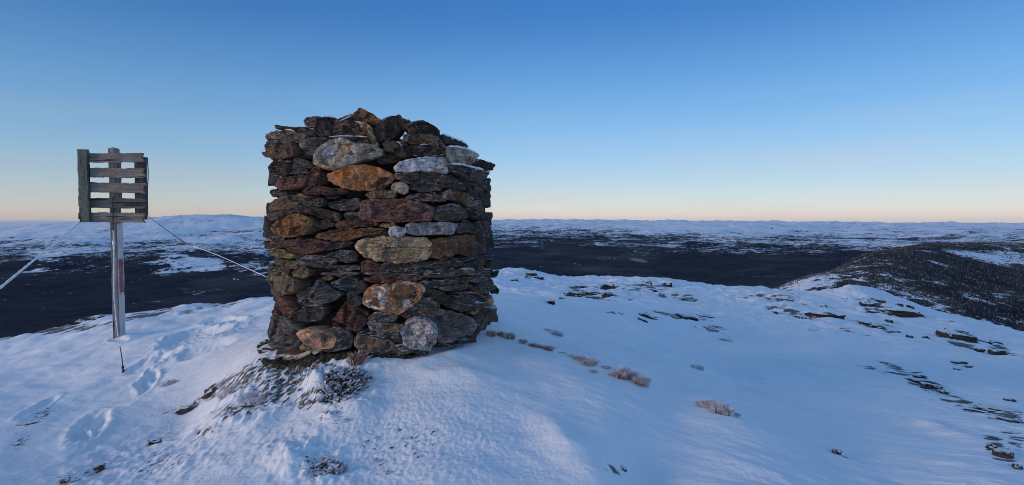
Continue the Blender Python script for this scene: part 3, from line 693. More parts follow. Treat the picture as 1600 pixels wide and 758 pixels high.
while z < 2.33:
    h = rg.uniform(.09, .13); ux = -2.02+rg.uniform(0, .1)
    while ux < -.30:
        w = rg.uniform(.2, .38); x = ux+w/2
        px = HX+F*x/(CY-CB); y = CY-CB*(max(0, 1-min(.999, abs((x-CX)/CA)**CN)))**(1/CN)
        if abs(x-CX) < CA*.93 and z+h < top_z(x)-.02:
            kd = rg.choice(['dk', 'dk', 'dg', 'br', 'dk']); pi = rg.randrange(10)
            key = (pi, kd)
            if key not in pm:
                me = bpy.data.meshes.new('stone'); me.from_pydata(proto[pi][0], [], proto[pi][1]); me.polygons.foreach_set('use_smooth', [False]*len(me.polygons)); me.materials.append(SM[kd]); pm[key] = me
            o = bpy.data.objects.new('stone', pm[key]); COL.objects.link(o); o.parent = cairn
            o.scale = (w*1.1, .26, h*1.15); o.rotation_euler = (0, rg.uniform(-.12, .12), 0)
            o.location = Vector((x, y+.215+rg.uniform(0, .03), z+h/2))-CL; cnt += 1
        ux += w*.93
    z += h*1.02
VV, FF = [], []
def addto(V, Fs): 
    o = len(VV); VV.extend(V); FF.extend([tuple(o+i for i in f) for f in Fs])
for z in np.arange(.45, 2.30, .105):
    s = 0
    for k in range(200):
        th = rg.uniform(-.25, math.pi+.25)                       # right flank, back, left flank
        c_, s_ = math.cos(th), math.sin(th); x = CX+math.copysign(abs(c_)**(2/CN), c_)*(CA-rg.uniform(.08, .17)); y = CY+math.copysign(abs(s_)**(2/CN), s_)*(CB-.10)
        if k > 26: break
        if z+.09 > top_z(x): continue
        V, Fs = proto[rg.randrange(10)]; w, d, h = rg.uniform(.2, .42), rg.uniform(.2, .3), rg.uniform(.09, .16)
        an = math.atan2(y-CY, x-CX)+math.pi/2; ca, sa = math.cos(an), math.sin(an); zz = z+rg.uniform(-.03, .03)
        addto([(x+(a_*w)*ca-(b_*d)*sa-CL.x, y+(a_*w)*sa+(b_*d)*ca-CL.y, zz+c_2*h-CL.z) for a_, b_, c_2 in V], Fs)
for k in range(60):                                               # the top bed
    x, y = CX+rg.uniform(-.75, .75), CY+rg.uniform(-.6, .72); V, Fs = proto[rg.randrange(10)]; w, d, h = rg.uniform(.25, .5), rg.uniform(.25, .45), rg.uniform(.08, .16)
    zz = top_z(x)-.10+rg.uniform(-.05, .02)
    addto([(x+a_*w-CL.x, y+b_*d-CL.y, zz+c_2*h-CL.z) for a_, b_, c_2 in V], Fs)
ring = [(math.copysign(abs(math.cos(t))**(2/CN), math.cos(t)), math.copysign(abs(math.sin(t))**(2/CN), math.sin(t))) for t in np.linspace(0, 2*math.pi, 40, endpoint=False)]
core = []; cf = []
for j, zz in enumerate(np.linspace(.2, 2.0, 12)):
    for i, (a_, b_) in enumerate(ring): k = 1+mnoise.noise((a_*3, b_*3, zz*4))*.04; core.append((a_*(CA-.24)*k, b_*(CB-.24)*k, zz-CL.z))
for j in range(11):
    for i in range(40): cf.append((j*40+i, j*40+(i+1) % 40, (j+1)*40+(i+1) % 40, (j+1)*40+i))
core.append((0, 0, 2.02-CL.z)); cf += [(11*40+i, 11*40+(i+1) % 40, 480) for i in range(40)]
addto(core, cf)
SM['rub'] = stone_material('rubble_stone', (.05, .044, .042), (.07, .062, .06), (.10, .08, .065), .6, .1, snow=.35, patch=1.2)
tag(add_mesh('rubble', VV, FF, SM['rub'], cairn), kind='stuff')

# snow lying on the ledges of the cairn: (outline of the strip as a line of px points, Y, thickness)
def snow_cap(line, th, push, deep=.12, seed=0):
    V = []; Fs = []; n = 0; L_ = []
    for i in range(len(line)-1):
        for t in range(6): f = t/6; L_.append((line[i][0]*(1-f)+line[i+1][0]*f, line[i][1]*(1-f)+line[i+1][1]*f))
    L_.append(line[-1]); m = len(L_)
    for i, (px, py) in enumerate(L_):
        p = at(px, py, depth(px)-push); e = min(1, min(i, m-1-i)/3+.1); tt = th*e*(1+.5*mnoise.noise((px*.15, seed, 0)))
        V += [p+Vector((0, -.004, -tt*.25)), p+Vector((0, -.008, tt*.35)), p+Vector((0, deep*.15, tt)), p+Vector((0, deep, tt*1.05)), p+Vector((0, deep, -tt*.3))]
    for i in range(m-1):
        for k in range(5): Fs.append((i*5+k, i*5+(k+1) % 5, (i+1)*5+(k+1) % 5, (i+1)*5+k))
    Fs += [(0, 1, 2, 3, 4), tuple((m-1)*5+k for k in (4, 3, 2, 1, 0))]
    add_mesh('snow_cap', [v-CL for v in V], Fs, CAP, cairn)
for i, (ln, th, pu) in enumerate([
    ([(513, 214), (530, 212.5), (550, 212.5), (577, 214)], .012, .03), ([(445, 203), (455, 203.5), (461, 205.5)], .012, .02), ([(506, 182), (515, 182), (523, 184)], .014, .0), ([(532, 184), (541, 180), (549, 178)], .014, .0), ([(530, 190), (540, 185), (549, 181)], .008, .03),
    ([(555, 190), (562, 191), (570, 196)], .008, .06), ([(697, 229), (715, 229.5), (730, 233), (748, 241)], .018, .04), ([(690, 210), (700, 215), (715, 221), (731, 227)], .030, .0), ([(699, 256), (722, 257), (740, 262), (766, 268)], .018, .04), ([(745, 248), (757, 253), (768, 255)], .014, .0),
    ([(617, 221), (623, 223), (628, 229)], .012, .05), ([(596, 188), (603, 184), (612, 181)], .014, -.02), ([(641, 191), (650, 189), (658, 188.5)], .010, .03), ([(628, 184), (634, 186), (641, 190)], .008, .0), ([(681, 212), (688, 220), (694, 228), (698, 237)], .010, .03), ([(657, 226), (663, 225), (668, 226)], .006, .06)]):
    snow_cap(ln, th*.8, pu, seed=i)

# ------------------------------------------------------------------ weathered pallet nailed to a post
WD = NM('weathered_wood'); O = WD.obj(); r_ = WD.n('ShaderNodeObjectInfo').outputs['Random']
def wood(name, axis, c1, c2, moss=0.):
    s = NM(name); O = s.obj(); sc_ = [70, 70, 70]; sc_[axis] = 3.0
    g = s.noise(s.mapping(O, tuple(sc_)), 1, 6, .7, .6); b = s.noise(O, 5, 5, .6); c = s.noise(O, 30, 4, .6)
    col = s.mix(s.rng(g, .32, .68), c2, c1); col = s.mix(s.rng(b, .45, .65, 0, .6), col, c2)
    crack = s.rng(s.noise(s.mapping(O, tuple(v*.55 for v in sc_)), 1, 3, .5), .34, .40); col = s.mix(crack, (.018, .015, .014), col)
    if moss: col = s.mix(s.math('MULTIPLY', s.rng(c, .45, .6), moss), col, (.055, .085, .05))
    s.bump(s.math('ADD', g, s.math('MULTIPLY', crack, .8)), .8, .006); return s.out(col, .9, .15)
W_slat = wood('grey_weathered_plank', 0, (.38, .33, .28), (.13, .105, .09)); W_slatm = wood('dark_mossy_plank', 0, (.22, .21, .20), (.08, .078, .075), .5)
W_up = wood('mossy_upright', 2, (.20, .22, .20), (.09, .095, .09), .6); W_up2 = wood('brown_upright', 2, (.12, .10, .10), (.055, .048, .05)); W_post = wood('bare_grey_post', 2, (.42, .38, .35), (.17, .145, .13))
RED = NM('red_paint'); RED.out(RED.mix(RED.rng(RED.noise(RED.obj(), 45, 5, .7), .33, .50), (.40, .33, .32), (.30, .07, .085)), .7)
YS = 7.3; SB = at(184, 527, YS); signb = bpy.data.objects.new('signpost', None); COL.objects.link(signb); signb.location = SB
tag(signb, 'weathered wooden post carrying a broken grey pallet, standing in the snow left of the cairn', 'signpost')
def plank(name, x0, x1, y0, y1, Y, th, mat, axis, seed, ragged=(0, 0), skew=0., bow=0.):
    """a board between two photo-measured edges at depth Y, its ends split and worn"""
    a_, b_ = at(x0, y0, Y), at(x1, y1, Y); nL, nW = 26, 5; V = []; Fs = []
    for side in (0, 1):
        for i in range(nL+1):
            for j in range(nW+1):
                s, t = i/nL, j/nW
                if axis == 'h':
                    e = (ragged[0] if s < .5 else -ragged[1])*max(0, 1-min(s, 1-s)*nL/2)*(mnoise.noise((t*9, seed*3.1, s))+.5)
                    x = a_.x+(b_.x-a_.x)*s+e; z = b_.z+(a_.z-b_.z)*t+skew*(s-.5)+bow*math.sin(s*3.14)
                    if j in (0, nW): z += (1 if j else -1)*mnoise.noise((s*9, seed*2.3, t))*.008+(1 if j else -1)*mnoise.noise((s*26, seed*2.3, t))*.005
                else:
                    x = a_.x+(b_.x-a_.x)*t+skew*(s-.5); z = a_.z+(b_.z-a_.z)*s+(ragged[0]*(mnoise.noise((t*7, seed, s)))*(1 if i in (0, nL) else 0))
                    if j in (0, nW): x += (1 if j else -1)*mnoise.noise((s*12, seed*1.7, t))*.006
                y = Y-(th if side else 0)+mnoise.noise((x*6, seed, z*6))*.003
                V.append(Vector((x, y, z))-SB)
    st = (nL+1)*(nW+1)
    for i in range(nL):
        for j in range(nW):
            q = i*(nW+1)+j; Fs.append((q, q+1, q+nW+2, q+nW+1)); Fs.append((q+st, q+nW+1+st, q+nW+2+st, q+1+st))
    rim = [(i, 0) for i in range(nL+1)]+[(nL, j) for j in range(1, nW+1)]+[(i, nW) for i in range(nL-1, -1, -1)]+[(0, j) for j in range(nW-1, 0, -1)]
    idx = [i*(nW+1)+j for i, j in rim]
    for k in range(len(idx)): p, q = idx[k], idx[(k+1) % len(idx)]; Fs.append((p, q, q+st, p+st))
    o = add_mesh(name, V, Fs, mat, signb, smooth=False)
    return o
# post: tapered, rough square section
V = []; Fs = []; nz_ = 46; S_ = 16; PF = []
for j in range(nz_+1):
    t = j/nz_; py = 231+(540-231)*t; xl = 167+(175-167)*t; L0, R0 = at(xl, py, YS+.02), at(xl+11.5, py, YS+.02); c = (L0+R0)/2; hw = (R0.x-L0.x)/2; hd = .062; PF.append((R0.x, c.z))
    for i in range(S_):
        an = 2*math.pi*(i+.5)/S_; cx_, sy_ = math.cos(an), math.sin(an); k = 1/max(abs(cx_), abs(sy_))**.88
        k *= 1+mnoise.noise((cx_*1.5, sy_*1.5, t*9))*.06+(-.14 if i == 11 else 0)
        V.append(Vector((c.x+cx_*hw*k, c.y+hd+sy_*hd*k, c.z+(mnoise.noise((cx_, sy_, 3))*.02 if j == 0 else 0)))-SB)
for j in range(nz_):
    for i in range(S_): Fs.append((j*S_+i, j*S_+(i+1) % S_, (j+1)*S_+(i+1) % S_, (j+1)*S_+i))
Fs += [tuple(range(S_)), tuple(nz_*S_+i for i in range(S_-1, -1, -1))]
add_mesh('post', V, Fs, W_post, signb, smooth=False)
YP = YS-.0
def red_mark(y0, y1, d0, d1, label, lift=.0):          # a strip of paint on the post's right-hand side
    V = []; n = 14
    for i in range(n+1):
        py = y0+(y1-y0)*i/n; t = (py-231)/309; j = t*nz_; x, z = PF[min(nz_, int(j))]; z = EYE+(HY-py)/F*(YS+.02)
        for dx in (.004, .0):
            for dd in (d0+mnoise.noise((i*.7, 1, 1))*.008, d1+mnoise.noise((i*.7, 5, 1))*.012): V.append(Vector((x+dx+.0015+lift, YS+.02+dd, z))-SB)
    Fs = []
    for i in range(n):
        o = i*4; Fs += [(o, o+1, o+5, o+4), (o+2, o+6, o+7, o+3), (o, o+4, o+6, o+2), (o+1, o+3, o+7, o+5)]
    Fs += [(0, 2, 3, 1), (n*4, n*4+1, n*4+3, n*4+2)]
    o = add_mesh('paint_strip' if RED is wp else 'red_mark', V, Fs, RED.m, signb, smooth=False); o['label'] = label
wp = NM('white_paint'); wp.out(wp.mix(wp.rng(wp.noise(wp.mapping(wp.obj(), (40, 40, 6)), 1, 6, .7), .3, .5), (.24, .21, .19), (.58, .56, .54)), .8)
RP = RED; RED = wp; red_mark(349, 536, .012, .116, 'flaking white paint on the side of the post'); RED = RP
red_mark(405, 458, .025, .098, 'worn red paint mark on the post', .004); red_mark(238, 318, .07, .118, 'faded red paint strip behind the slats')
for i, (x0, x1, y0, y1, mt, sk) in enumerate([(141, 229, 239.5, 254, W_slat, .0), (141, 230, 263, 278, W_slat, -.01), (142, 230.5, 286, 301.5, W_slat, -.012), (143, 230.5, 310, 325.5, W_slatm, -.012), (144, 230.5, 332.5, 347.5, W_slat, -.01)]):
    plank('slat', x0, x1, y0, y1, YS-.002, .030, mt, 'h', i+1, (.012, .055), sk)
plank('upright', 126.5, 141.5, 234, 347, YS-.034, .045, W_up, 'v', 21, (.015, 0), .035)
plank('upright', 217, 230, 246, 343, YS+.09, .085, W_up2, 'v', 22, (.01, 0), .01)
plank('upright', 129, 139, 242, 343, YS+.06, .05, W_up2, 'v', 23, (.01, 0), .01)
for i, (y0, y1) in enumerate(((268, 275), (281, 290), (293, 300), (306, 322), (333, 342))):
    plank('block', 125.6, 131+(i % 2)*2, y0, y1, YS+.075, .04, W_up2, 'h', 30+i, (.01, .01))
for (x, y) in [(134, 246), (135, 270), (134, 294), (135, 317), (135, 340), (221, 246), (223, 271), (224, 294), (224, 317), (225, 341), (174, 246), (181, 271), (177, 341)]:
    p = at(x, y, YS-.036)-SB; V = [(p.x+math.cos(k*1.047)*.006, p.y+(.0 if q else .012)-(.045 if x < 140 else 0), p.z+math.sin(k*1.047)*.006) for q in (0, 1) for k in range(6)]
    add_mesh('nail', V, [tuple(range(6)), tuple(range(11, 5, -1))]+[(k, (k+1) % 6, 6+(k+1) % 6, 6+k) for k in range(6)], W_up2, signb)

# ------------------------------------------------------------------ ropes and wires
ICE = NM('frosted_rope'); ICE.bump(ICE.noise(ICE.obj(), 60, 4), .6, .01); ICE.out(ICE.mix(ICE.rng(ICE.noise(ICE.obj(), 14, 4), .25, .42), (.66, .66, .68), (.86, .87, .90)), .8)
DKR = NM('dark_rope'); DKR.out(DKR.mix(DKR.rng(DKR.noise(DKR.obj(), 35, 4), .4, .6), (.03, .026, .03), (.10, .085, .09)), .9)
def tube(pts_, radii, nseg=7, twist=0.):
    V = []; Fs = []; m = len(pts_)
    for i, p in enumerate(pts_):
        d = (pts_[min(i+1, m-1)]-pts_[max(i-1, 0)]).normalized(); up = Vector((0, 0, 1)) if abs(d.z) < .9 else Vector((1, 0, 0)); a_ = d.cross(up).normalized(); b_ = d.cross(a_)
        for k in range(nseg):
            t = 2*math.pi*k/nseg+twist*i; rr = radii[i]*(1+.22*(k % 2)*(twist != 0)); V.append(p+(a_*math.cos(t)+b_*math.sin(t))*rr)
    for i in range(m-1):
        for k in range(nseg): Fs.append((i*nseg+k, i*nseg+(k+1) % nseg, (i+1)*nseg+(k+1) % nseg, (i+1)*nseg+k))
    Fs += [tuple(range(nseg)), tuple((m-1)*nseg+k for k in range(nseg-1, -1, -1))]
    return V, Fs
def curve(P_, n=60):
    out = []; P_ = [P_[0]]+list(P_)+[P_[-1]]
    seg = len(P_)-3
    for i in range(n+1):
        t = i/n*seg; k = min(int(t), seg-1); f = t-k; a_, b_, c_, d_ = P_[k:k+4]
        out.append(.5*((2*b_)+(c_-a_)*f+(2*a_-5*b_+4*c_-d_)*f*f+(3*b_-a_-3*c_+d_)*f**3))
    return out
def rope(name, P_, r0, r1, label, mat, knots=(), n=90, split=None):
    root = bpy.data.objects.new(name, None); COL.objects.link(root); root.location = P_[0]; tag(root, label, 'rope', 'guy ropes of the pallet signpost')
    C_ = curve([Vector(p) for p in P_], n); R_ = []
    for i, p in enumerate(C_):
        t = i/n; r = r0+(r1-r0)*t
        for kc, kw, kr in knots: r += kr*math.exp(-((t-kc)/kw)**2)
        R_.append(r*(1+.22*mnoise.noise((i*.9, 3, 1))))
    cuts = [0]+[int(n*s_) for s_ in (split or [])]+[n]
    for j in range(len(cuts)-1):
        a_, b_ = cuts[j], cuts[j+1]; V, Fs = tube([p-Vector(P_[0]) for p in C_[a_:b_+1]], R_[a_:b_+1], 8, .5)
        add_mesh('frosted_strand' if mat[j] is ICE.m else 'dark_strand', V, Fs, mat[j], root)
A0 = at(127, 346, YS); B0 = at(0, 450, 4.5); Dl = B0-A0
rope('guy_rope', [A0, A0+Dl*.5, B0, A0+Dl*1.8, A0+Dl*2.95], .0075, .012, 'thick white frosted rope running from the pallet to the lower left', [ICE.m], n=140)
rope('guy_rope', [at(231, 338, YS), at(278, 372, 6.6), at(296, 382.5, 6.35), at(339.5, 398.5, 5.85), at(417, 433, 4.95)], .0032, .0028, 'thin rope sagging from the pallet to the left edge of the cairn', [DKR.m, ICE.m], knots=((.34, .10, .0025),), split=[.55])
g = hit(193, 579)
rope('guy_rope', [at(176, 308, YS-.05), at(176.5, 345, YS-.05), at(178, 400, YS-.12), at(178, 460, YS-.2), at(184, 520, YS-.5), at(190, 556, g.y+.35), Vector(g)-Vector((0, 0, .03))], .0055, .0045,
     'thin rope hanging down the post to its anchor in the snow', [DKR.m, ICE.m, DKR.m], knots=((.93, .012, .008), (.96, .01, .008), (.985, .01, .01), (.28, .02, .008)), split=[.22, .76], n=120)
rope('binding_cord', [at(230, 246, YS-.04), at(231.5, 270, YS-.045), at(230.5, 300, YS-.045), at(231, 337, YS-.04)], .006, .005, 'dark purplish cord tied down the right edge of the pallet', [DKR.m])

# ------------------------------------------------------------------ rocks poking through the snow
ROCK = stone_material('bare_rock', (.04, .032, .028), (.028, .025, .026), (.07, .055, .045), .3, .05, snow=.25, patch=1.5)
EARTH = stone_material('earthy_stone', (.075, .05, .038), (.045, .036, .032), (.14, .10, .07), .2, .1, snow=.75, patch=2.5)
def rock(px, py, w, h, tilt, label, group, seed, fl=1.6):
    p = hit(px, py); k = p.y/F; near = group == 'stones in the near snow'; W_, H_ = w*k, h*k*(.85 if near else 1.35); V, Fs = blob(None, 1, 1, 1, seed*1.37, 16); D_ = max(W_*.45, H_*fl*1.5)
    me_v = []
    for a_, b_, c_ in V:
        q = 1+.35*mnoise.noise((a_*3+seed, b_*3, c_*3))
        me_v.append((a_*W_*q, b_*D_*q+c_*H_*.4, c_*H_*1.3*q))
    o = add_mesh('rock', me_v, Fs, EARTH if near else ROCK, smooth=False); nz = -math.radians(tilt)
    s1 = (gz(p.x+.15*W_, p.y)-gz(p.x-.15*W_, p.y))/(.3*W_+1e-6)
    o.rotation_euler = (math.atan((gz(p.x, p.y+D_*.3)-gz(p.x, p.y-D_*.3))/(D_*.6+1e-6))*.6, -math.atan(s1), nz*1.2); o.location = p+Vector((0, D_*.2, H_*.05))
    return tag(o, label, 'rock', group)
G = 'dark rocks poking through the snow'
BIG = [(1294, 500, 46, 11, 6, 'large dark flat-topped rock in the snow right of centre, below the small brown boulder'), (1286, 483, 16, 6, 0, 'small light brown boulder on the open snow above the large dark rock'),
 (1413, 491, 60, 7, 0, 'longest thin dark ledge on the rounded snow knoll at right'), (1357, 479, 20, 6, 10, 'dark rock on the left shoulder of the snow knoll'), (1373, 472, 18, 5, 10, 'dark rock just under the top of the snow knoll'), (1367, 490, 16, 5, 5, 'small dark rock left of the long ledge on the snow knoll'),
 (1355, 510, 14, 7, 15, 'left one of two neighbouring dark rocks below the snow knoll'), (1373, 514, 20, 6, 8, 'right one of two neighbouring dark rocks below the snow knoll'), (1502, 533, 54, 13, 12, 'broadest dark rock slab near the right skyline edge'),
 (1497, 520, 30, 4, 8, 'thin dark slab just above the broadest rock slab'), (1534, 536, 26, 5, 22, 'narrow dark slab right of the broadest rock slab'), (1562, 552, 22, 5, 5, 'flat dark rock alone below the right skyline'),
 (1445, 601, 34, 6, 14, 'dark rock at the top of the long stony streak on the right slope'), (1458, 607, 28, 6, 20, 'dark rock in the middle of the stony streak on the right slope'), (1520, 645, 46, 5, 20, 'long slanting dark rock low in the stony streak'), (1565, 645, 60, 6, 10, 'long dark rock near the right edge of the photo in the stony streak'), (1577, 660, 38, 5, 25, 'slanting dark rock under the long rock at the right edge'),
 (1572, 713, 24, 7, 40, 'steeply slanting dark rock in the lower right corner'), (1552, 702, 12, 6, 40, 'small steep dark rock left of the slanting corner rock'), (1594, 733, 12, 5, 25, 'small dark rock lowest in the right corner'),
 (950, 453, 24, 8, 8, 'bluntest dark rock of the outcrop right behind the cairn slope'), (897, 464, 28, 7, -8, 'leftmost dark rock of the outcrop on the middle slope'), (927, 462, 30, 6, 15, 'longest dark rock in the middle of the outcrop'), (912, 468, 24, 5, 5, 'low dark rock at the foot of the outcrop'), (950, 465, 14, 8, 20, 'small dark rock under the bluntest rock of the outcrop'),
 (904, 450, 16, 4, 5, 'thin dark rock above the outcrop on the middle slope'), (831, 429, 18, 3, 8, 'thin dark rock high on the snow ridge beside the cairn'), (840, 436, 18, 3.5, 0, 'dark rock just below the thin rock on the ridge beside the cairn'), (824, 435, 9, 4, 0, 'small round dark rock on the ridge beside the cairn'), (804, 439, 12, 4, 5, 'dark rock nearest the cairn on the far snow ridge'), (862, 473, 12, 4, 5, 'small dark rock at the near edge below the outcrop'),
 (1012, 447, 16, 7, 15, 'dark rock on the small snow hump in mid distance'), (1044, 447, 14, 5, 0, 'dark rock at the skyline right of the small snow hump'), (1012, 496, 34, 4, 10, 'dark slab at the left end of the thin rock band in the hollow'), (1076, 498, 34, 4.5, 8, 'dark slab in the middle of the thin rock band in the hollow'), (1104, 497, 30, 3.5, 8, 'dark slab at the right end of the thin rock band in the hollow'), (1004, 501, 18, 2.5, 10, 'small dark slab under the left end of the rock band'), (1120, 516, 40, 3, 6, 'lone thin dark slab below the rock band'),
 (137, 506, 46, 10, -4, 'flat snow-topped slab on the left ridge in front of the dark valley')]
for i, (x, y, w, h, tl, lb) in enumerate(BIG): rock(x, y, w, h, tl, lb, G, i+1)
SMALL = ([(x, y, w, 3.5, 8) for x, y, w in ((1219, 495, 8), (1246, 497, 8), (1258, 499, 8), (1265, 501, 7), (1204, 485, 9), (1212, 490, 7), (1388, 482, 12), (1407, 478, 9), (1424, 481, 8), (1321, 470, 10), (1391, 503, 9), (1402, 515, 12), (1403, 521, 12), (1423, 527, 8), (1446, 529, 13), (1492, 506, 12), (1529, 548, 17), (1558, 537, 15), (1500, 580, 12), (1580, 627, 14), (1500, 568, 22), (1440, 590, 18), (1430, 598, 16), (1475, 614, 14))], 'small dark rock among the many on the right-hand snow slope', 'small rocks on the right slope'), \
        ([(x, y, w, 3, 6) for x, y, w in ((930, 450, 8), (962, 462, 9), (980, 462, 8), (1024, 456, 8), (1035, 462, 10), (1055, 462, 10), (1070, 468, 10), (1090, 472, 12), (940, 474, 10), (878, 468, 9), (985, 470, 8), (1000, 462, 7))], 'small dark rock scattered right of the outcrop on the middle slope', 'small rocks on the middle slope')
for lst, lb, gp in SMALL:
    for i, (x, y, w, h, tl) in enumerate(lst):
        if lb.startswith('small dark rock among'):
            l2 = ('small dark rock in the loose row left of the large flat-topped rock' if x < 1280 else 'small dark rock on the left flank of the snow knoll' if x < 1340 else 'small dark rock on the right flank of the snow knoll' if y < 485 and x < 1430
                  else 'small dark rock below the long ledge of the knoll' if x < 1450 and y < 530 else 'small dark rock strewn in the stony streak on the right slope' if y > 585 else 'small dark rock close around the broadest rock slab near the right skyline')
        else: l2 = ('small dark rock right at the edge of the mid-slope outcrop' if x < 990 else 'small dark rock on the open slope between the outcrop and the thin rock band')
        rock(x, y, w, h, tl, l2, gp, 60+i+x*.01)
for i, (x, y, w, h, tl, lb) in enumerate([(372, 641, 22, 9, -28, 'dark crusted clod of earth below the cairn at left'), (391, 633, 16, 8, -30, 'dark clod beside the crusted clod of earth'), (331, 612, 34, 9, -22, 'frost-scoured grey ridge stone left below the cairn'), (290, 640, 30, 8, -15, 'frosted stone below the scoured ridge stone'), (330, 671, 12, 6, -20, 'small black stone left of the clods'), (315, 675, 14, 5, -20, 'small black stone beside another, left of the clods'),
     (153, 731, 16, 6, -10, 'small dark stone low in the left foreground'), (100, 752, 12, 5, -10, 'small dark stone at the lower left edge'), (375, 721, 14, 6, 0, 'small stone alone on the snow in the left foreground'), (240, 692, 18, 8, -20, 'frosted stone in the left foreground'), (425, 548, 46, 12, -8, 'dark earthy rock under the cairn foot at left'), (410, 541, 18, 12, -10, 'knobbly black rock at the lower left corner of the cairn'), (40, 665, 26, 5, -28, 'thin dark stone on the left snow slope'), (46, 658, 24, 4, -28, 'second thin stone above it on the left slope'),
     (490, 733, 12, 9, 0, 'dark pebble in the frosted clump at the bottom'), (518, 736, 9, 7, 20, 'little dark pebble right in the bottom clump'), (766, 649, 10, 4, 0, 'tiny stone alone on the snow right below the cairn'), (975, 735, 9, 5, 0, 'tiny stone on the drift at the bottom'), (1308, 706, 14, 5, 30, 'small stone on the low drift at lower right')]):
    rock(x, y, w, h, tl, lb, 'stones in the near snow', 120+i)
# dark peat ledge the cairn stands on
V = []; Fs = []; nL = 70
for i in range(nL+1):
    px = 408+(650-408)*i/nL; d = depth(px); yb = np.interp(px, [408, 430, 480, 560, 620, 650], [543, 548, 553, 557, 557, 553]); p = at(px, yb, max(d, 4.1)-.015); z = gz(p.x, p.y)
    t = min(1, min(i, nL-i)/6)
    for j, (dy, dz) in enumerate(((-.06, -.05), (-.035, .02), (.0, .025), (.06, .035), (.35, .045), (.5, -.1))):
        V.append((p.x, p.y+dy*1.0+mnoise.noise((i*.5, j*2, 3))*.025, z+dz*t+mnoise.noise((i*.6, j*3.1, 7))*.022))
for i in range(nL):
    for j in range(5): Fs.append((i*6+j, i*6+j+1, (i+1)*6+j+1, (i+1)*6+j))
PEAT = NM('peat'); PEAT.bump(PEAT.noise(PEAT.obj(), 40, 6, .7), 1, .03); PEAT.out(PEAT.mix(PEAT.rng(PEAT.noise(PEAT.obj(), 45, 5, .7), .4, .68), (.03, .028, .02), (.10, .085, .06)), .95)
tag(add_mesh('peat_ledge', V, Fs, PEAT.m, smooth=False), 'dark peaty ledge at the foot of the cairn', 'ledge')

ORD = 'first second third fourth fifth sixth seventh eighth ninth tenth'.split()
# ------------------------------------------------------------------ frosted grass tufts and heather
def leafmat(name, c1, c2): s = NM(name); s.out(s.mix(s.rng(s.noise(s.obj(), 30, 2), .4, .6), c1, c2), .85); return s.m
STRAW = leafmat('rusty_straw', (.30, .13, .05), (.46, .25, .11)); FROST = leafmat('hoar_frost', (.82, .82, .86), (.72, .70, .74)); TWIG = leafmat('heather_twig', (.03, .022, .02), (.075, .045, .035))
def tuft(px, py, w, h, nb, frost, label, group, seed, base=STRAW, twig=False, lean=.8):
    rg = random.Random(seed); p = hit(px, py); k = p.y/F; W_, H_ = w*k/2, h*k; root = bpy.data.objects.new('heather_clump' if twig else 'grass_tuft', None); COL.objects.link(root); root.location = p
    tag(root, label, 'heather' if twig else 'grass tuft', group)
    for part, cnt, fr in (('stems' if twig else 'blades', int(nb*(1-frost)), False), ('frost_crystals', int(nb*frost)+1, True)):
        V = []; Fs = []
        for i in range(cnt):
            a_ = rg.uniform(0, 6.28); rr = math.sqrt(rg.random()); x, y = math.cos(a_)*rr*W_, math.sin(a_)*rr*W_*.7
            zb = gz(p.x+x, p.y+y)-p.z-.01; hh = H_*rg.uniform(.45, 1.05)*(1-.4*rr); dx, dy = rg.gauss(x/W_*.5+.15, .4)*hh*lean, rg.gauss(0, .4)*hh*lean
            wd = (.0022 if not fr else .0034)*((2.6 if not fr else 3.6) if twig else 1)*rg.uniform(.7, 1.3); an = rg.uniform(0, 3.14); ux, uy = math.cos(an)*wd, math.sin(an)*wd
            o_ = len(V); segs = 3
            for s_ in range(segs+1):
                t = s_/segs; bend = t*t; qx, qy, qz = x+dx*bend, y+dy*bend, zb+hh*t*(1-.15*t); ww = (1-t*.75) if not fr else (1.1-abs(t-.6))
                if fr: qx += rg.gauss(0, .003); qy += rg.gauss(0, .003)
                V += [(qx-ux*ww, qy-uy*ww, qz), (qx+ux*ww, qy+uy*ww, qz), (qx-uy*ww*.9, qy+ux*ww*.9, qz+.001)]
            for s_ in range(segs):
                b = o_+s_*3
                for e in range(3): Fs.append((b+e, b+(e+1) % 3, b+3+(e+1) % 3, b+3+e))
        link(part, mesh(part, V, Fs, False), (FROST if fr else base), root)
T1 = [(768, 522, 15, 10), (783, 523, 12, 9), (796, 526, 16, 11), (817, 534, 13, 7), (834, 541, 18, 9), (846, 543, 10, 7), (857, 547, 13, 13)]
for i, (x, y, w, h) in enumerate(T1): tuft(x, y, w, h, 240, .14, 'low rusty grass tuft, '+ORD[i]+' one out from the right foot of the cairn', 'rusty tufts beside the cairn', 10+i)
T2 = [(878, 553, 9, 6), (893, 560, 12, 10), (904, 566, 17, 17), (919, 572, 21, 21), (926, 582, 10, 9), (946, 576, 15, 8), (957, 587, 9, 7), (969, 589, 19, 24), (985, 590, 17, 18), (1002, 598, 24, 17)]
for i, (x, y, w, h) in enumerate(T2): tuft(x, y, w, h, 380, .34, 'upright rime-covered grass tuft, '+ORD[i]+' from the left in the middle row on the crest', 'frosted tufts on the crest', 30+i)
T3 = [(1094, 630, 13, 7), (1105, 634, 16, 15), (1121, 641, 22, 20), (1134, 646, 14, 15), (1152, 647, 10, 4)]
for i, (x, y, w, h) in enumerate(T3): tuft(x, y, w, h, 300, .38, 'frosted grass tuft, '+ORD[i]+' from the left in the lowest row on the crest', 'frosted tufts lower on the crest', 50+i)
tuft(1090, 575, 20, 9, 160, .8, 'small white frosted tuft alone on the right snow slope', None, 70); tuft(1134, 532, 20, 6, 160, .3, 'small brown tuft alone far up the right slope', None, 71)
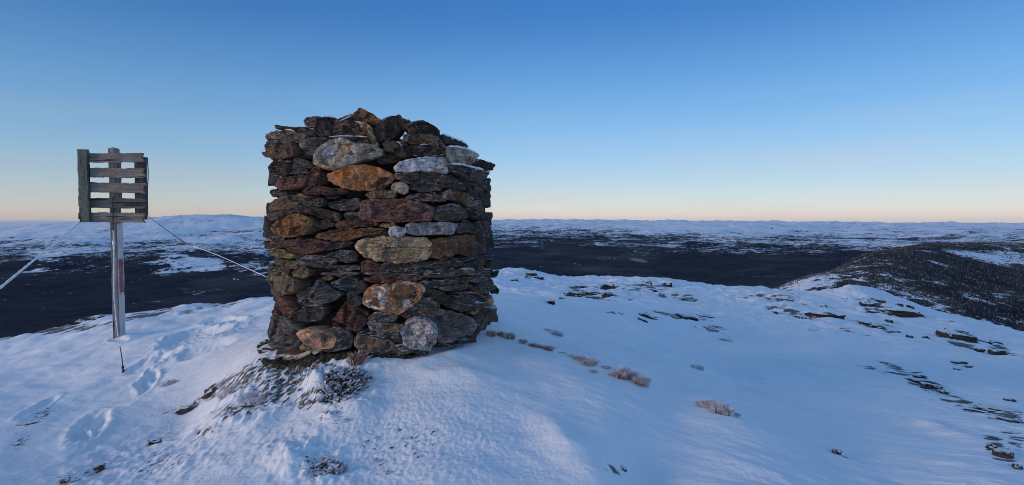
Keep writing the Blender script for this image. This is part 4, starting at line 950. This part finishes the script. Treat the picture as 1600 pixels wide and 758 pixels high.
tuft(870, 523, 18, 12, 130, .6, 'sparse frosted twigs on the snow behind the rusty tufts', None, 72, TWIG); tuft(857, 516, 16, 6, 90, .7, 'faint frosted sprig just above the sparse twigs', None, 73)
tuft(558, 566, 24, 26, 520, .12, 'rust-red grass tuft against the foot of the cairn', None, 74, leafmat('red_straw', (.26, .10, .05), (.36, .17, .09)), lean=.7)
for i, (x, y, w, h) in enumerate([(512, 600, 26, 18), (528, 592, 30, 22), (548, 590, 30, 20), (562, 598, 26, 16), (522, 612, 34, 20), (543, 612, 32, 20), (560, 610, 18, 12), (515, 624, 28, 14), (535, 624, 26, 14)]):
    tuft(x, y, w, h, 320, .2, 'snow-laden heather in the large clump below the cairn, '+['at its upper left', 'top left of centre', 'top right of centre', 'at its upper right', 'at its left side', 'in its middle', 'at its right side', 'at its lower left', 'at its bottom'][i], 'heather clump below the cairn', 80+i, TWIG, True, 1.1)
for i, (x, y, w, h) in enumerate([(518, 655, 28, 16), (535, 658, 28, 12), (548, 648, 22, 10)]): tuft(x, y, w, h, 200, .35, 'snowy heather sprig, '+['left', 'middle', 'right'][i]+' one of the small clump under the large one', 'small heather clump', 95+i, TWIG, True, 1.2)
for i, (x, y, w, h) in enumerate([(486, 738, 34, 18), (505, 728, 30, 16), (522, 735, 28, 16), (498, 745, 30, 12), (470, 748, 30, 10)]): tuft(x, y, w, h, 220, .45, 'frosted heather sprig at the bottom edge of the snow, '+['second from left', 'centre back', 'rightmost', 'centre front', 'leftmost'][i], 'heather at the bottom', 100+i, TWIG, True, 1.2)
for i, (x, y, w, h) in enumerate([(356, 612, 26, 12), (347, 600, 14, 10), (400, 628, 22, 12), (385, 622, 24, 10), (262, 600, 22, 9)]): tuft(x, y, w, h, 200, .7, 'thin frosted grass sprig left below the cairn, '+['beside the grey ridge stone', 'highest of them', 'just right of the clods', 'above the clods', 'near the footprints'][i], 'grass sprigs on the scoured snow', 110+i, lean=1.)
for i, (x, y) in enumerate([(578, 668), (590, 683), (612, 700), (588, 718), (604, 737), (640, 684), (622, 672), (572, 690), (560, 652), (655, 712)]): tuft(x, y, 7, 5, 40, .35, 'tiny dark sprig pricking through the crusted snow, '+['far left of the upper row', 'left end of the second row', 'left of the lower middle', 'lower left', 'lowest', 'upper right', 'upper middle', 'leftmost', 'topmost, nearest the heather', 'rightmost'][i], 'tiny sprigs in the crust', 130+i, TWIG, True)

# ------------------------------------------------------------------ farmhouses far down in the valley
HW = NM('pale_house_wall'); HW.out((.5, .47, .42), .9); HR = NM('snowy_roof'); HR.out((.6, .62, .66), .9)
proto_h = None
for i, (x, y) in enumerate([(935, 404), (941, 405), (946, 405), (952, 404), (960, 405), (898, 413), (905, 414), (845, 417), (372, 438), (366, 437)]):
    Y = np.linspace(2500, 9000, 900); z, _, _ = far_fn((x-HX)/F*Y, Y); k = int(np.argmax(EYE+(HY-y)/F*Y < z)); p = Vector(((x-HX)/F*Y[k], Y[k], z[k]))
    if proto_h is None:
        root = bpy.data.objects.new('farmhouse', None); COL.objects.link(root); w, d, h = 7, 4.5, 3
        add_mesh('wall', [(-w, -d, -3), (w, -d, -3), (w, d, -3), (-w, d, -3), (-w, -d, h), (w, -d, h), (w, d, h), (-w, d, h), (-w, 0, h+4), (w, 0, h+4)], [(0, 1, 5, 4), (2, 3, 7, 6), (1, 2, 6, 9, 5), (3, 0, 4, 8, 7), (0, 3, 2, 1), (4, 5, 9, 8), (6, 7, 8, 9)], HW.m, root, False)
        add_mesh('roof', [(-w-1, -d-1, h-.4), (w+1, -d-1, h-.4), (w+1, 0, h+4.3), (-w-1, 0, h+4.3), (w+1, d+1, h-.4), (-w-1, d+1, h-.4), (-w-1, -d-1, h), (w+1, -d-1, h), (w+1, 0, h+4.8), (-w-1, 0, h+4.8), (w+1, d+1, h), (-w-1, d+1, h)],
                 [(0, 1, 2, 3), (3, 2, 4, 5), (6, 9, 8, 7), (9, 11, 10, 8), (0, 6, 7, 1), (4, 10, 11, 5), (1, 7, 8, 2), (2, 8, 10, 4), (0, 3, 9, 6), (3, 5, 11, 9)], HR.m, root, False)
        proto_h = root; o = root
    else:
        o = proto_h.copy(); COL.objects.link(o)
        for ch in proto_h.children:
            c_ = ch.copy(); c_.parent = o; COL.objects.link(c_)
    o.location = p; o.rotation_euler = (0, 0, i*.7)
    tag(o, 'tiny pale farmhouse in the dark valley ' + ('in the row right of the cairn' if x > 930 else 'close beside the cairn, left of the row' if x > 700 else 'between the post and the cairn'), 'house', 'farmhouses in the valley')

# ------------------------------------------------------------------ fog lying in the valleys and the thin air of the whole view
def fog(name, c, r, dens, label, squash=1):
    bm = bmesh.new(); bmesh.ops.create_icosphere(bm, subdivisions=4, radius=1)
    for v in bm.verts:
        k = 1+.22*mnoise.noise(v.co*1.7+Vector(c)*.001)+.10*mnoise.noise(v.co*4); v.co = Vector((v.co.x*r[0]*k, v.co.y*r[1]*k, v.co.z*r[2]*k))
    me = bpy.data.meshes.new(name); bm.to_mesh(me); bm.free(); o = link(name, me, None, None, c)
    m = bpy.data.materials.new(name); m.use_nodes = True; m.node_tree.nodes.clear(); out = m.node_tree.nodes.new('ShaderNodeOutputMaterial'); pv = m.node_tree.nodes.new('ShaderNodeVolumePrincipled')
    pv.inputs['Color'].default_value = (.95, .96, 1, 1); pv.inputs['Density'].default_value = dens; pv.inputs['Anisotropy'].default_value = .1; m.node_tree.links.new(pv.outputs[0], out.inputs['Volume']); me.materials.append(m)
    return tag(o, label, kind='stuff')
fog('fog_bank', (-13800, 14500, -150), (4300, 2300, 175), .0006, 'low white fog bank filling the far valley at the left edge')
fog('valley_mist', (1300, 5600, -398), (70, 330, 9), .0014, 'small wisp of mist on the valley floor right of centre')
bm = bmesh.new(); bmesh.ops.create_cube(bm, size=1); me = bpy.data.meshes.new('haze'); bm.to_mesh(me); bm.free()
hz = link('haze', me, None, None, (0, 30000, -2500)); hz.scale = (260000, 190000, 6100)
m = bpy.data.materials.new('haze_air'); m.use_nodes = True; m.node_tree.nodes.clear(); ou = m.node_tree.nodes.new('ShaderNodeOutputMaterial'); pv = m.node_tree.nodes.new('ShaderNodeVolumePrincipled')
pv.inputs['Color'].default_value = (.80, .88, 1, 1); pv.inputs['Density'].default_value = HAZE; m.node_tree.links.new(pv.outputs[0], ou.inputs['Volume']); me.materials.append(m)
tag(hz, 'thin blue evening haze over the far land', kind='stuff')

print('objects', len(bpy.data.objects), 'polys', sum(len(m.polygons) for m in bpy.data.meshes), 'cairn parts', len(cairn.children))
